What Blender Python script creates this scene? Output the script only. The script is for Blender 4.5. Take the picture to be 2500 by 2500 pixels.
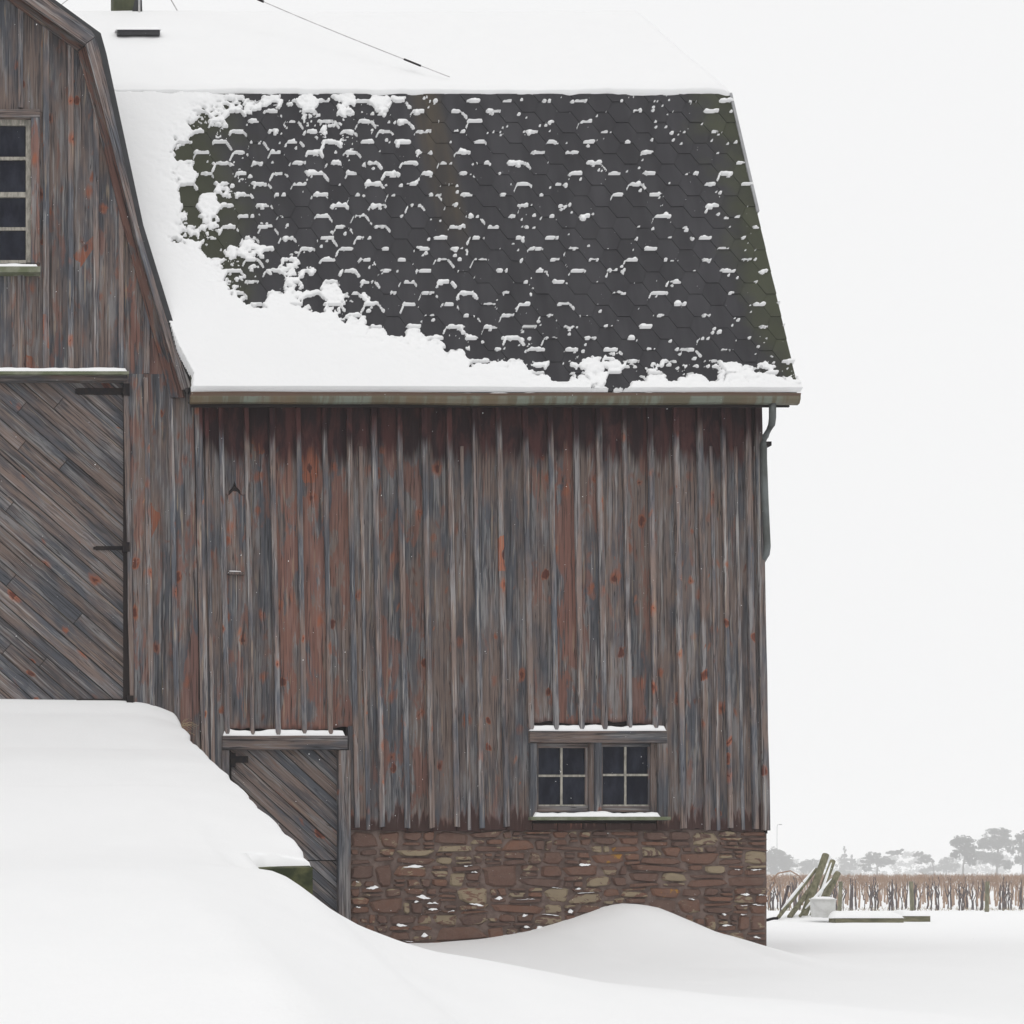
import bpy, bmesh, math, random
import numpy as np
from mathutils import Vector, Matrix
random.seed(7)
rng = np.random.default_rng(11)
R = math.radians
scene = bpy.context.scene
for o in list(bpy.data.objects):
    bpy.data.objects.remove(o)

# ------------------------------------------------------------------ camera
EYE_D = 20.0            # metres from the camera to the barn wall (wall plane is Y = 0, eye level is Z = 0)
cam = bpy.data.cameras.new('camera')
cam.sensor_width = 36.0
cam.lens = 57.6
cam.shift_x = 0.538
cam.shift_y = 0.354
cam.clip_end = 5000
camo = bpy.data.objects.new('camera', cam)
scene.collection.objects.link(camo)
camo.location = (0, -EYE_D, 0)
camo.rotation_euler = (R(90), 0, 0)
scene.camera = camo

# ------------------------------------------------------------------ overcast sky
SUN_EL, SUN_ROT = R(60), R(205)
w = bpy.data.worlds.new('World')
scene.world = w
w.use_nodes = True
nt = w.node_tree
nt.nodes.clear()
wo = nt.nodes.new('ShaderNodeOutputWorld')
bg = nt.nodes.new('ShaderNodeBackground')
sky = nt.nodes.new('ShaderNodeTexSky')
sky.sky_type = 'NISHITA'
sky.sun_disc = False
sky.sun_elevation = SUN_EL
sky.sun_rotation = SUN_ROT
sky.dust_density = 8.0
sky.air_density = 1.0
hs = nt.nodes.new('ShaderNodeHueSaturation')
hs.inputs['Saturation'].default_value = 0.1
mx = nt.nodes.new('ShaderNodeMix')
mx.data_type = 'RGBA'
mx.inputs[0].default_value = 0.93        # a closed, even cloud deck
mx.inputs[7].default_value = (9.72, 9.74, 9.78, 1)
nt.links.new(sky.outputs[0], hs.inputs['Color'])
nt.links.new(hs.outputs[0], mx.inputs[6])
nt.links.new(mx.outputs[2], bg.inputs[0])
bg.inputs[1].default_value = 0.1
nt.links.new(bg.outputs[0], wo.inputs[0])

sl = bpy.data.lights.new('sun', 'SUN')
sl.energy = 0.5
sl.angle = R(25)
sl.color = (1.0, 0.97, 0.93)
so = bpy.data.objects.new('sun', sl)
scene.collection.objects.link(so)
so.rotation_euler = (R(30), 0, R(-25))

scene.view_settings.view_transform = 'Standard'
scene.view_settings.look = 'None'
scene.view_settings.exposure = 0.0
scene.view_settings.gamma = 1.0
scene.render.engine = 'CYCLES'
scene.cycles.max_bounces = 8
scene.cycles.volume_bounces = 2
scene.cycles.diffuse_bounces = 4

# ------------------------------------------------------------------ helpers
COL = scene.collection
def X(px, Y=0.0): return (px + 95.0) * (EYE_D + Y) / 4000.0
def Z(py, Y=0.0): return (2135.0 - py) * (EYE_D + Y) / 4000.0
LEAN = 0.020
ZREF = 5.17
def lx(x, z): return x - LEAN * (z - ZREF)      # the timber frame leans a little to the left

def link(o, parent=None):
    COL.objects.link(o)
    if parent is not None:
        o.parent = parent
    return o
def tag(o, label=None, cat=None, group=None, kind=None):
    if label: o['label'] = label
    if cat: o['category'] = cat
    if group: o['group'] = group
    if kind: o['kind'] = kind
    return o
def empty(name, loc=(0, 0, 0)):
    o = bpy.data.objects.new(name, None)
    o.location = loc
    return link(o)
def mesh_obj(name, verts, faces, mat, parent=None, loc=None, smooth=False, mw=None):
    me = bpy.data.meshes.new(name)
    me.from_pydata([tuple(v) for v in verts], [], [tuple(f) for f in faces])
    me.update()
    if mat: me.materials.append(mat)
    if smooth:
        me.polygons.foreach_set('use_smooth', [True] * len(me.polygons))
    o = bpy.data.objects.new(name, me)
    link(o, parent)
    if loc is not None: o.location = loc
    if mw is not None: o.matrix_world = mw
    return o
def np_mesh(name, V, F, mat, parent=None, smooth=True):
    """V (n,3), F (m,4) quads"""
    me = bpy.data.meshes.new(name)
    me.vertices.add(len(V)); me.vertices.foreach_set('co', np.asarray(V, np.float32).ravel())
    k = F.shape[1]
    me.loops.add(F.size); me.loops.foreach_set('vertex_index', np.asarray(F, np.int32).ravel())
    me.polygons.add(len(F))
    me.polygons.foreach_set('loop_start', np.arange(0, F.size, k, dtype=np.int32))
    me.polygons.foreach_set('loop_total', np.full(len(F), k, np.int32))
    me.polygons.foreach_set('use_smooth', np.full(len(F), smooth, bool))
    me.update(calc_edges=True); me.validate()
    if mat: me.materials.append(mat)
    o = bpy.data.objects.new(name, me)
    return link(o, parent)
class MB:
    def __init__(s): s.v = []; s.f = []
    def box(s, x0, x1, y0, y1, z0, z1, lean=False):
        b = len(s.v)
        for z in (z0, z1):
            for (x, y) in ((x0, y0), (x1, y0), (x1, y1), (x0, y1)):
                s.v.append((lx(x, z) if lean else x, y, z))
        for f in ((0, 3, 2, 1), (4, 5, 6, 7), (0, 1, 5, 4), (1, 2, 6, 5), (2, 3, 7, 6), (3, 0, 4, 7)):
            s.f.append(tuple(b + i for i in f))
        return s
    def tube(s, pts, rad, n=10, caps=True):
        pts = [Vector(p) for p in pts]
        rs = rad if isinstance(rad, (list, tuple)) else [rad] * len(pts)
        b = len(s.v)
        for i, p in enumerate(pts):
            d = (pts[min(i + 1, len(pts) - 1)] - pts[max(i - 1, 0)]).normalized()
            a = d.cross(Vector((0, 1, 0)) if abs(d.y) < 0.9 else Vector((1, 0, 0))).normalized()
            c = d.cross(a)
            for k in range(n):
                t = 2 * math.pi * k / n
                s.v.append(tuple(p + (a * math.cos(t) + c * math.sin(t)) * rs[i]))
        for i in range(len(pts) - 1):
            for k in range(n):
                s.f.append((b + i * n + k, b + i * n + (k + 1) % n, b + (i + 1) * n + (k + 1) % n, b + (i + 1) * n + k))
        if caps:
            s.f.append(tuple(b + k for k in range(n))[::-1])
            s.f.append(tuple(b + (len(pts) - 1) * n + k for k in range(n)))
        return s
    def build(s, name, mat, parent=None, smooth=False):
        return mesh_obj(name, s.v, s.f, mat, parent, smooth=smooth)

def vnoise(x, y, seed=0):
    """smooth value noise in [-1, 1], vectorised"""
    x = np.asarray(x, float); y = np.asarray(y, float)
    xi = np.floor(x).astype(np.int64); yi = np.floor(y).astype(np.int64)
    fx = x - xi; fy = y - yi
    fx = fx * fx * (3 - 2 * fx); fy = fy * fy * (3 - 2 * fy)
    def h(a, b):
        n = (a * 374761393 + b * 668265263 + seed * 1442695041) & 0xffffffff
        n = ((n ^ (n >> 13)) * 1274126177) & 0xffffffff
        n = n ^ (n >> 16)
        return (n & 0xffff) / 32767.5 - 1
    a = h(xi, yi); b = h(xi + 1, yi); c = h(xi, yi + 1); d = h(xi + 1, yi + 1)
    return (a * (1 - fx) + b * fx) * (1 - fy) + (c * (1 - fx) + d * fx) * fy

# ------------------------------------------------------------------ materials
def new_mat(name):
    m = bpy.data.materials.new(name); m.use_nodes = True
    t = m.node_tree; t.nodes.clear()
    out = t.nodes.new('ShaderNodeOutputMaterial')
    bs = t.nodes.new('ShaderNodeBsdfPrincipled')
    t.links.new(bs.outputs[0], out.inputs[0])
    return m, t, bs
class N:
    def __init__(s, t): s.t = t
    def node(s, typ, **kw):
        n = s.t.nodes.new(typ)
        for k, v in kw.items(): setattr(n, k, v)
        return n
    def set(s, sock, v):
        if isinstance(v, bpy.types.NodeSocket): s.t.links.new(v, sock)
        else: sock.default_value = v
    def math(s, op, a, b=0.0, c=None, clamp=False):
        n = s.node('ShaderNodeMath', operation=op, use_clamp=clamp)
        s.set(n.inputs[0], a); s.set(n.inputs[1], b)
        if c is not None: s.set(n.inputs[2], c)
        return n.outputs[0]
    def vmath(s, op, a, b):
        n = s.node('ShaderNodeVectorMath', operation=op)
        s.set(n.inputs[0], a); s.set(n.inputs[1], b)
        return n.outputs[0]
    def noise(s, vec, scale=1.0, detail=3.0, rough=0.55, dist=0.0):
        n = s.node('ShaderNodeTexNoise')
        s.set(n.inputs['Vector'], vec)
        n.inputs['Scale'].default_value = scale; n.inputs['Detail'].default_value = detail
        n.inputs['Roughness'].default_value = rough; n.inputs['Distortion'].default_value = dist
        return n.outputs[0]
    def step(s, v, a, b, lo=0.0, hi=1.0):
        n = s.node('ShaderNodeMapRange', interpolation_type='SMOOTHSTEP')
        s.set(n.inputs[0], v); s.set(n.inputs[1], a); s.set(n.inputs[2], b)
        s.set(n.inputs[3], lo); s.set(n.inputs[4], hi)
        return n.outputs[0]
    def mix(s, f, a, b, mode='MIX'):
        n = s.node('ShaderNodeMix', data_type='RGBA', blend_type=mode)
        s.set(n.inputs[0], f)
        s.set(n.inputs[6], a if isinstance(a, bpy.types.NodeSocket) else (*a, 1))
        s.set(n.inputs[7], b if isinstance(b, bpy.types.NodeSocket) else (*b, 1))
        return n.outputs[2]
    def bump(s, h, strength, dist, bs):
        n = s.node('ShaderNodeBump')
        n.inputs['Strength'].default_value = strength; n.inputs['Distance'].default_value = dist
        s.set(n.inputs['Height'], h)
        s.t.links.new(n.outputs[0], bs.inputs['Normal'])

def wood_mat(name, top_z=None, bottom=False, tan=0.35, bright=1.0, knots=1.0):
    """weathered barn siding; grain runs along the object's local Z.
       object colour: r redness, g brightness, b length of the dark foot of the board (m)"""
    m, t, bs = new_mat(name); n = N(t)
    tc = n.node('ShaderNodeTexCoord'); oi = n.node('ShaderNodeObjectInfo')
    obj = tc.outputs['Object']
    rv = n.node('ShaderNodeCombineXYZ')
    n.set(rv.inputs[0], n.math('MULTIPLY', oi.outputs['Random'], 41.3))
    n.set(rv.inputs[1], n.math('MULTIPLY', oi.outputs['Random'], 17.9))
    n.set(rv.inputs[2], n.math('MULTIPLY', oi.outputs['Random'], 73.7))
    p = n.vmath('ADD', obj, rv.outputs[0])
    sep = n.node('ShaderNodeSeparateColor'); t.links.new(oi.outputs['Color'], sep.inputs[0])
    red, bri, foot = sep.outputs[0], sep.outputs[1], sep.outputs[2]
    # knots
    warp = n.noise(n.vmath('MULTIPLY', p, (9, 6, 7)), 1, 3)
    kv = n.vmath('MULTIPLY', p, (4.6, 0.0, 2.9))
    wv = n.node('ShaderNodeCombineXYZ'); n.set(wv.inputs[0], n.math('MULTIPLY', warp, 0.6)); n.set(wv.inputs[2], n.math('MULTIPLY', warp, 0.45))
    kv = n.vmath('ADD', kv, wv.outputs[0])
    vo = n.node('ShaderNodeTexVoronoi'); t.links.new(kv, vo.inputs['Vector']); vo.inputs['Scale'].default_value = 1.0
    d = vo.outputs['Distance']
    sc = n.node('ShaderNodeSeparateColor'); t.links.new(vo.outputs['Color'], sc.inputs[0])
    has = n.math('GREATER_THAN', sc.outputs[0], 1 - .76 * knots)
    ksz = n.math('MULTIPLY_ADD', n.math('POWER', sc.outputs[1], 1.4), 0.15, 0.06)
    kn = n.math('MULTIPLY', n.step(d, ksz, n.math('MULTIPLY', ksz, 0.6)), has)
    halo = n.math('MULTIPLY', n.step(d, n.math('MULTIPLY_ADD', sc.outputs[2], 0.20, 0.17), n.math('MULTIPLY', ksz, 0.9)), has)
    # grain, bending a little round the knots
    gx = n.node('ShaderNodeSeparateXYZ'); t.links.new(p, gx.inputs[0])
    bend = n.math('MULTIPLY', n.step(d, 0.45, 0.0), 0.014)
    gc = n.node('ShaderNodeCombineXYZ')
    n.set(gc.inputs[0], n.math('ADD', gx.outputs[0], bend)); n.set(gc.inputs[1], gx.outputs[1]); n.set(gc.inputs[2], gx.outputs[2])
    fine = n.noise(n.vmath('MULTIPLY', gc.outputs[0], (58, 30, 1.1)), 1, 3, 0.6)
    mid = n.noise(n.vmath('MULTIPLY', gc.outputs[0], (26, 10, 0.9)), 1, 4, 0.62)
    broad = n.noise(n.vmath('MULTIPLY', gc.outputs[0], (9, 3, 1.0)), 1, 5, 0.62)
    tone = n.noise(n.vmath('MULTIPLY', p, (3.5, 2, 0.9)), 1, 4, 0.6)
    patch = n.noise(n.vmath('MULTIPLY', p, (6, 3, 1.5)), 1, 5, 0.62, 0.5)
    c = n.mix(n.step(tone, 0.38, 0.60), (0.068, 0.072, 0.084), (0.143, 0.106, 0.092))
    c = n.mix(n.step(broad, 0.52, 0.64, 0, 0.8), c, (0.176, 0.170, 0.172))
    c = n.mix(n.step(broad, 0.47, 0.34, 0, 0.75), c, (0.045, 0.046, 0.053))
    c = n.mix(n.step(mid, 0.55, 0.68, 0, 0.7), c, (0.255, 0.246, 0.240))
    # paint that has not yet worn off
    th0 = n.math('MULTIPLY_ADD', red, -0.30, 0.70)
    rm = n.step(patch, th0, n.math('ADD', th0, 0.06))
    c = n.mix(n.math('MULTIPLY', rm, n.math('MULTIPLY_ADD', red, 0.45, 0.40), clamp=True), c, n.mix(mid, (0.125, 0.060, 0.046), (0.205, 0.090, 0.064)))
    hm = n.math('MULTIPLY', halo, n.step(patch, 0.34, 0.52, 0.2, 0.95), clamp=True)
    c = n.mix(hm, c, n.mix(mid, (0.160, 0.052, 0.031), (0.270, 0.096, 0.052)))
    c = n.mix(n.math('MULTIPLY', kn, 0.9), c, (0.075, 0.022, 0.015))
    # flame-shaped marks where the grain runs out
    ax_ = n.math('PINGPONG', n.math('MULTIPLY', gx.outputs[0], 1.0), 0.11)
    fc = n.node('ShaderNodeCombineXYZ')
    n.set(fc.inputs[0], n.math('MULTIPLY_ADD', warp, 0.5, n.math('MULTIPLY', gx.outputs[0], 6.5)))
    n.set(fc.inputs[2], n.math('MULTIPLY_ADD', ax_, 5.0, n.math('MULTIPLY', gx.outputs[2], 3.6)))
    v2 = n.node('ShaderNodeTexVoronoi'); t.links.new(fc.outputs[0], v2.inputs['Vector']); v2.inputs['Scale'].default_value = 1.0
    s2 = n.node('ShaderNodeSeparateColor'); t.links.new(v2.outputs['Color'], s2.inputs[0])
    f2 = n.math('MULTIPLY', n.step(v2.outputs['Distance'], n.math('MULTIPLY_ADD', s2.outputs[1], 0.15, 0.09), 0.04), n.math('GREATER_THAN', s2.outputs[0], 1 - .62 * knots))
    c = n.mix(n.math('MULTIPLY', f2, 0.85), c, n.mix(s2.outputs[2], (0.085, 0.030, 0.022), (0.265, 0.105, 0.062)))
    # pale bare streaks
    ts = n.math('MULTIPLY', n.step(n.noise(n.vmath('MULTIPLY', p, (30, 5, 1.5)), 1, 2), 0.63, 0.70), tan)
    c = n.mix(ts, c, (0.30, 0.235, 0.165))
    # fine grain and cracks
    c = n.mix(n.step(fine, 0.46, 0.31, 0, 0.85), c, (0.020, 0.018, 0.020))
    c = n.mix(n.step(fine, 0.58, 0.72, 0, 0.35), c, (0.29, 0.28, 0.275))
    cr_ = n.noise(n.vmath('MULTIPLY', gc.outputs[0], (34, 20, 0.45)), 1, 2, 0.5)
    c = n.mix(n.step(n.math('ABSOLUTE', n.math('SUBTRACT', cr_, 0.5)), 0.016, 0.004, 0, 0.8), c, (0.012, 0.010, 0.011))
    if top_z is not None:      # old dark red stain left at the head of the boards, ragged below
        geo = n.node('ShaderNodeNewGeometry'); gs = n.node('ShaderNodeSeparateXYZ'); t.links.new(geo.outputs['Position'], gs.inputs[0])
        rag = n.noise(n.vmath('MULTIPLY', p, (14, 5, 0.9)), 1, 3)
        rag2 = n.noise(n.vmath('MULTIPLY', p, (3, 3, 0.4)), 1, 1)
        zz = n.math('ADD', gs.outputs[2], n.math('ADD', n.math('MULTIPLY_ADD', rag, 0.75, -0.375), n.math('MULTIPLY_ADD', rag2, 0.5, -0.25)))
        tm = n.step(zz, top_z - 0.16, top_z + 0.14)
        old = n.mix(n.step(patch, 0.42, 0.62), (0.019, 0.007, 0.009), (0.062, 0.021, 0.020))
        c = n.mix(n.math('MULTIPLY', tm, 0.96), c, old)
    if bottom:                 # dark wet board ends
        lz = n.node('ShaderNodeSeparateXYZ'); t.links.new(obj, lz.inputs[0])
        rag = n.noise(n.vmath('MULTIPLY', p, (22, 5, 2.5)), 1, 3)
        zz = n.math('SUBTRACT', n.math('MULTIPLY', foot, n.math('MULTIPLY_ADD', rag, 3.0, -0.55)), lz.outputs[2])
        c = n.mix(n.step(zz, -0.07, 0.03, 0, 0.30), c, (0.17, 0.058, 0.036))
        c = n.mix(n.step(zz, -0.03, 0.06, 0, 0.9), c, (0.040, 0.020, 0.018))
    bm = n.node('ShaderNodeVectorMath', operation='SCALE')
    t.links.new(c, bm.inputs[0]); n.set(bm.inputs['Scale'], n.math('MULTIPLY', bri, bright * 2.0))
    t.links.new(bm.outputs[0], bs.inputs['Base Color'])
    bs.inputs['Roughness'].default_value = 0.86
    bs.inputs['Specular IOR Level'].default_value = 0.25
    n.bump(n.math('ADD', n.math('MULTIPLY', fine, 0.6), n.math('MULTIPLY', mid, 0.5)), 0.55, 0.01, bs)
    return m

def plain(name, col, col2=None, scale=4.0, rough=0.8, bump=0.0, spec=0.3, metal=0.0, stretch=(1, 1, 1)):
    m, t, bs = new_mat(name); n = N(t)
    tc = n.node('ShaderNodeTexCoord'); oi = n.node('ShaderNodeObjectInfo')
    rv = n.node('ShaderNodeCombineXYZ'); n.set(rv.inputs[0], n.math('MULTIPLY', oi.outputs['Random'], 31.0)); n.set(rv.inputs[2], n.math('MULTIPLY', oi.outputs['Random'], 57.0))
    p = n.vmath('MULTIPLY', n.vmath('ADD', tc.outputs['Object'], rv.outputs[0]), stretch)
    no = n.noise(p, scale, 5, 0.6)
    if col2 is None: col2 = tuple(v * 0.72 for v in col)
    c = n.mix(n.step(no, 0.36, 0.64), col2, col)
    t.links.new(c, bs.inputs['Base Color'])
    bs.inputs['Roughness'].default_value = rough
    bs.inputs['Specular IOR Level'].default_value = spec
    bs.inputs['Metallic'].default_value = metal
    if bump: n.bump(no, bump, 0.02, bs)
    return m

def snow_material(name, grain, al=0.87):
    m, t, bs = new_mat(name); n = N(t)
    geo = n.node('ShaderNodeNewGeometry')
    a = n.noise(geo.outputs['Position'], 3.0, 4, 0.6)
    b = n.noise(geo.outputs['Position'], 45.0, 3, 0.6)
    t.links.new(n.mix(a, (al - .016, al - .013, al - .007), (al + .014, al + .016, al + .02)), bs.inputs['Base Color'])
    bs.inputs['Roughness'].default_value = 0.65
    bs.inputs['Specular IOR Level'].default_value = 0.15
    n.bump(n.math('ADD', n.math('MULTIPLY', a, 0.7), n.math('MULTIPLY', b, 0.3)), grain, 0.03, bs)
    return m

M = {}
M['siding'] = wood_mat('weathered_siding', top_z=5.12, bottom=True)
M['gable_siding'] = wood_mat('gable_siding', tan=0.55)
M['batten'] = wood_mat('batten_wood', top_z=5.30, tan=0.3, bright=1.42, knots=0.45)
M['gable_batten'] = wood_mat('gable_batten_wood', tan=0.4, bright=1.35, knots=0.45)
M['plank'] = wood_mat('door_plank_wood', tan=0.25, bright=1.06, knots=0.25)
M['trim'] = wood_mat('trim_wood', tan=0.1, bright=1.0, knots=0.4)
M['barge'] = wood_mat('barge_wood', tan=0.0, bright=1.12, knots=0.3)
M['dark'] = plain('dark_interior', (0.012, 0.011, 0.012))
M['backing'] = plain('sheathing', (0.02, 0.014, 0.014), rough=0.9)
M['snow'] = snow_material('snow', 0.25, 0.868)
M['roof_snow'] = snow_material('clumped_snow', 0.2, 0.825)
M['iron'] = plain('black_iron', (0.012, 0.011, 0.014), (0.026, 0.02, 0.018), 12, 0.8, 0.0, 0.1)
M['sash'] = plain('old_cream_paint', (0.36, 0.335, 0.29), (0.20, 0.19, 0.165), 9, 0.7, stretch=(3, 3, 1))
M['sill'] = plain('mossy_sill', (0.20, 0.205, 0.155), (0.115, 0.13, 0.075), 5, 0.85)
M['moss_wall'] = plain('mossy_concrete', (0.085, 0.088, 0.040), (0.028, 0.034, 0.016), 6, 0.95, 0.6)
M['chimney'] = plain('mossy_render', (0.085, 0.092, 0.050), (0.045, 0.050, 0.028), 5, 0.9, 0.4, stretch=(1, 1, .4))
M['flashing'] = plain('dark_lead', (0.035, 0.036, 0.04), None, 6, 0.55)
M['mortar'] = plain('brown_mortar', (0.170, 0.125, 0.108), (0.10, 0.07, 0.06), 9, 0.95, 0.7)
M['metal'] = plain('galvanised_metal', (0.125, 0.138, 0.140), (0.072, 0.078, 0.074), 3, 0.55, 0.0, 0.4, 0.25)
M['wire'] = plain('steel_wire', (0.55, 0.54, 0.54), None, 6, 0.5)
M['verge'] = plain('pale_metal_trim', (0.33, 0.335, 0.345), (0.24, 0.24, 0.25), 3, 0.5)
M['post'] = plain('olive_post_wood', (0.20, 0.185, 0.115), (0.10, 0.098, 0.055), 5, 0.9, 0.4, stretch=(2, 2, .5))
M['vine'] = plain('vine_bark', (0.095, 0.070, 0.068), (0.048, 0.038, 0.042), 9, 0.9)
M['cane'] = plain('vine_cane', (0.38, 0.255, 0.175), (0.25, 0.165, 0.12), 3, 0.85)
M['tub'] = plain('white_plastic', (0.60, 0.60, 0.59), (0.50, 0.50, 0.48), 4, 0.5)
M['needle'] = plain('pine_needles', (0.040, 0.050, 0.040), (0.022, 0.028, 0.024), 0.6, 0.9)
M['bark'] = plain('pine_bark', (0.060, 0.050, 0.045), None, 2, 0.9)
M['grass'] = plain('dry_grass', (0.34, 0.27, 0.16), None, 9, 0.9)

def gutter_mat():
    m, t, bs = new_mat('rusty_green_gutter'); n = N(t)
    tc = n.node('ShaderNodeTexCoord')
    p = tc.outputs['Object']
    sp = n.node('ShaderNodeSeparateXYZ'); t.links.new(p, sp.inputs[0])
    s1 = n.noise(n.vmath('MULTIPLY', p, (9, 1, 1.5)), 1, 4)
    s2 = n.noise(n.vmath('MULTIPLY', p, (1.1, 1, 1)), 1, 3)
    c = n.mix(n.step(s1, 0.42, 0.6), (0.085, 0.072, 0.040), (0.135, 0.152, 0.120))
    c = n.mix(n.step(s2, 0.5, 0.66, 0, 0.8), c, (0.115, 0.078, 0.040))
    rr = n.math('ADD', sp.outputs[2], n.math('MULTIPLY_ADD', s1, 0.03, -0.015))
    c = n.mix(n.step(rr, -0.045, -0.032, 0, 0.9), c, (0.090, 0.046, 0.028))
    t.links.new(c, bs.inputs['Base Color']); bs.inputs['Roughness'].default_value = 0.6
    return m
M['gutter'] = gutter_mat()

def glass_mat():
    m, t, bs = new_mat('old_window_glass'); n = N(t)
    bs.inputs['Roughness'].default_value = 0.12
    bs.inputs['Specular IOR Level'].default_value = 0.12
    tc = n.node('ShaderNodeTexCoord')
    oi = n.node('ShaderNodeObjectInfo'); rv = n.node('ShaderNodeCombineXYZ'); n.set(rv.inputs[0], n.math('MULTIPLY', oi.outputs['Random'], 29.0))
    q = n.noise(n.vmath('ADD', n.vmath('MULTIPLY', tc.outputs['Object'], (5, 1, 2.2)), rv.outputs[0]), 1, 4, 0.6)
    t.links.new(n.mix(n.step(q, 0.38, 0.68), (0.003, 0.004, 0.011), (0.017, 0.020, 0.032)), bs.inputs['Base Color'])
    n.bump(n.noise(tc.outputs['Object'], 7, 2), 0.3, 0.02, bs)
    return m
M['glass'] = glass_mat()

def shingle_mat():
    m, t, bs = new_mat('asphalt_shingle'); n = N(t)
    oi = n.node('ShaderNodeObjectInfo'); geo = n.node('ShaderNodeNewGeometry')
    pos = geo.outputs['Position']
    sp = n.node('ShaderNodeSeparateXYZ'); t.links.new(pos, sp.inputs[0])
    g = n.noise(pos, 2.2, 4); f = n.noise(pos, 160, 2, 0.7)
    run = n.noise(n.vmath('MULTIPLY', pos, (5, .6, .6)), 1, 4)
    v = n.math('ADD', n.math('MULTIPLY_ADD', oi.outputs['Random'], 0.26, 0.87), n.math('MULTIPLY_ADD', g, 0.3, -0.15))
    c = n.mix(n.step(run, 0.35, 0.65), (0.027, 0.026, 0.0305), (0.038, 0.037, 0.042))
    # moss along the verge and by the gable
    mg = n.math('ADD', sp.outputs[0], n.math('ADD', n.math('MULTIPLY_ADD', g, 1.5, -0.75), n.math('MULTIPLY', sp.outputs[2], 0.03)))
    mo = n.math('MAXIMUM', n.step(mg, 9.45, 10.15), n.step(mg, 4.1, 3.2))
    c = n.mix(n.math('MULTIPLY', mo, 0.75), c, (0.050, 0.055, 0.028))
    # rusty run below the break
    u = n.math('SUBTRACT', sp.outputs[0], n.math('MULTIPLY_ADD', sp.outputs[2], -0.09, 6.82))
    ru = n.math('MULTIPLY', n.step(n.math('ABSOLUTE', u), 0.26, 0.06), n.step(sp.outputs[2], 7.5, 8.4))
    c = n.mix(n.math('MULTIPLY', ru, n.step(run, 0.35, 0.6, 0.2, 0.6)), c, (0.085, 0.064, 0.036))
    vm = n.node('ShaderNodeVectorMath', operation='SCALE'); t.links.new(c, vm.inputs[0]); n.set(vm.inputs['Scale'], v)
    t.links.new(vm.outputs[0], bs.inputs['Base Color'])
    bs.inputs['Roughness'].default_value = 0.85; bs.inputs['Specular IOR Level'].default_value = 0.3
    n.bump(f, 0.35, 0.006, bs)
    return m
M['shingle'] = shingle_mat()

def stone_mat():
    """object colour: r = red/brown hue, g = lichen amount, b = orange lichen"""
    m, t, bs = new_mat('field_stone'); n = N(t)
    oi = n.node('ShaderNodeObjectInfo'); geo = n.node('ShaderNodeNewGeometry'); pos = geo.outputs['Position']
    sep = n.node('ShaderNodeSeparateColor'); t.links.new(oi.outputs['Color'], sep.inputs[0])
    rv = n.node('ShaderNodeCombineXYZ'); n.set(rv.inputs[1], n.math('MULTIPLY', oi.outputs['Random'], 23.0))
    p = n.vmath('ADD', pos, rv.outputs[0])
    a = n.noise(p, 9, 5, 0.6); f = n.noise(p, 60, 4, 0.6); l = n.noise(n.vmath('MULTIPLY', p, (4.5, 4, 10)), 1, 4, 0.6, 1.4)
    c = n.mix(sep.outputs[0], (0.100, 0.062, 0.052), (0.170, 0.086, 0.058))
    c = n.mix(n.step(a, 0.35, 0.65, 0, 0.5), c, (0.150, 0.098, 0.078))
    c = n.mix(n.step(f, 0.5, 0.3, 0, 0.35), c, (0.045, 0.033, 0.03))
    thr = n.math('MULTIPLY_ADD', sep.outputs[1], -0.42, 0.828)
    lm = n.step(l, thr, n.math('ADD', thr, 0.035))
    c = n.mix(n.math('MULTIPLY', lm, 0.88), c, n.mix(a, (0.225, 0.185, 0.128), (0.285, 0.228, 0.15)))
    thr2 = n.math('MULTIPLY_ADD', sep.outputs[2], -0.42, 0.90)
    om = n.step(n.noise(p, 7, 3), thr2, n.math('ADD', thr2, 0.04))
    c = n.mix(n.math('MULTIPLY', om, 0.9), c, (0.30, 0.155, 0.028))
    t.links.new(c, bs.inputs['Base Color']); bs.inputs['Roughness'].default_value = 0.9
    bs.inputs['Specular IOR Level'].default_value = 0.25
    n.bump(n.math('ADD', a, n.math('MULTIPLY', f, 0.4)), 0.6, 0.02, bs)
    return m
M['stone'] = stone_mat()

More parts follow.
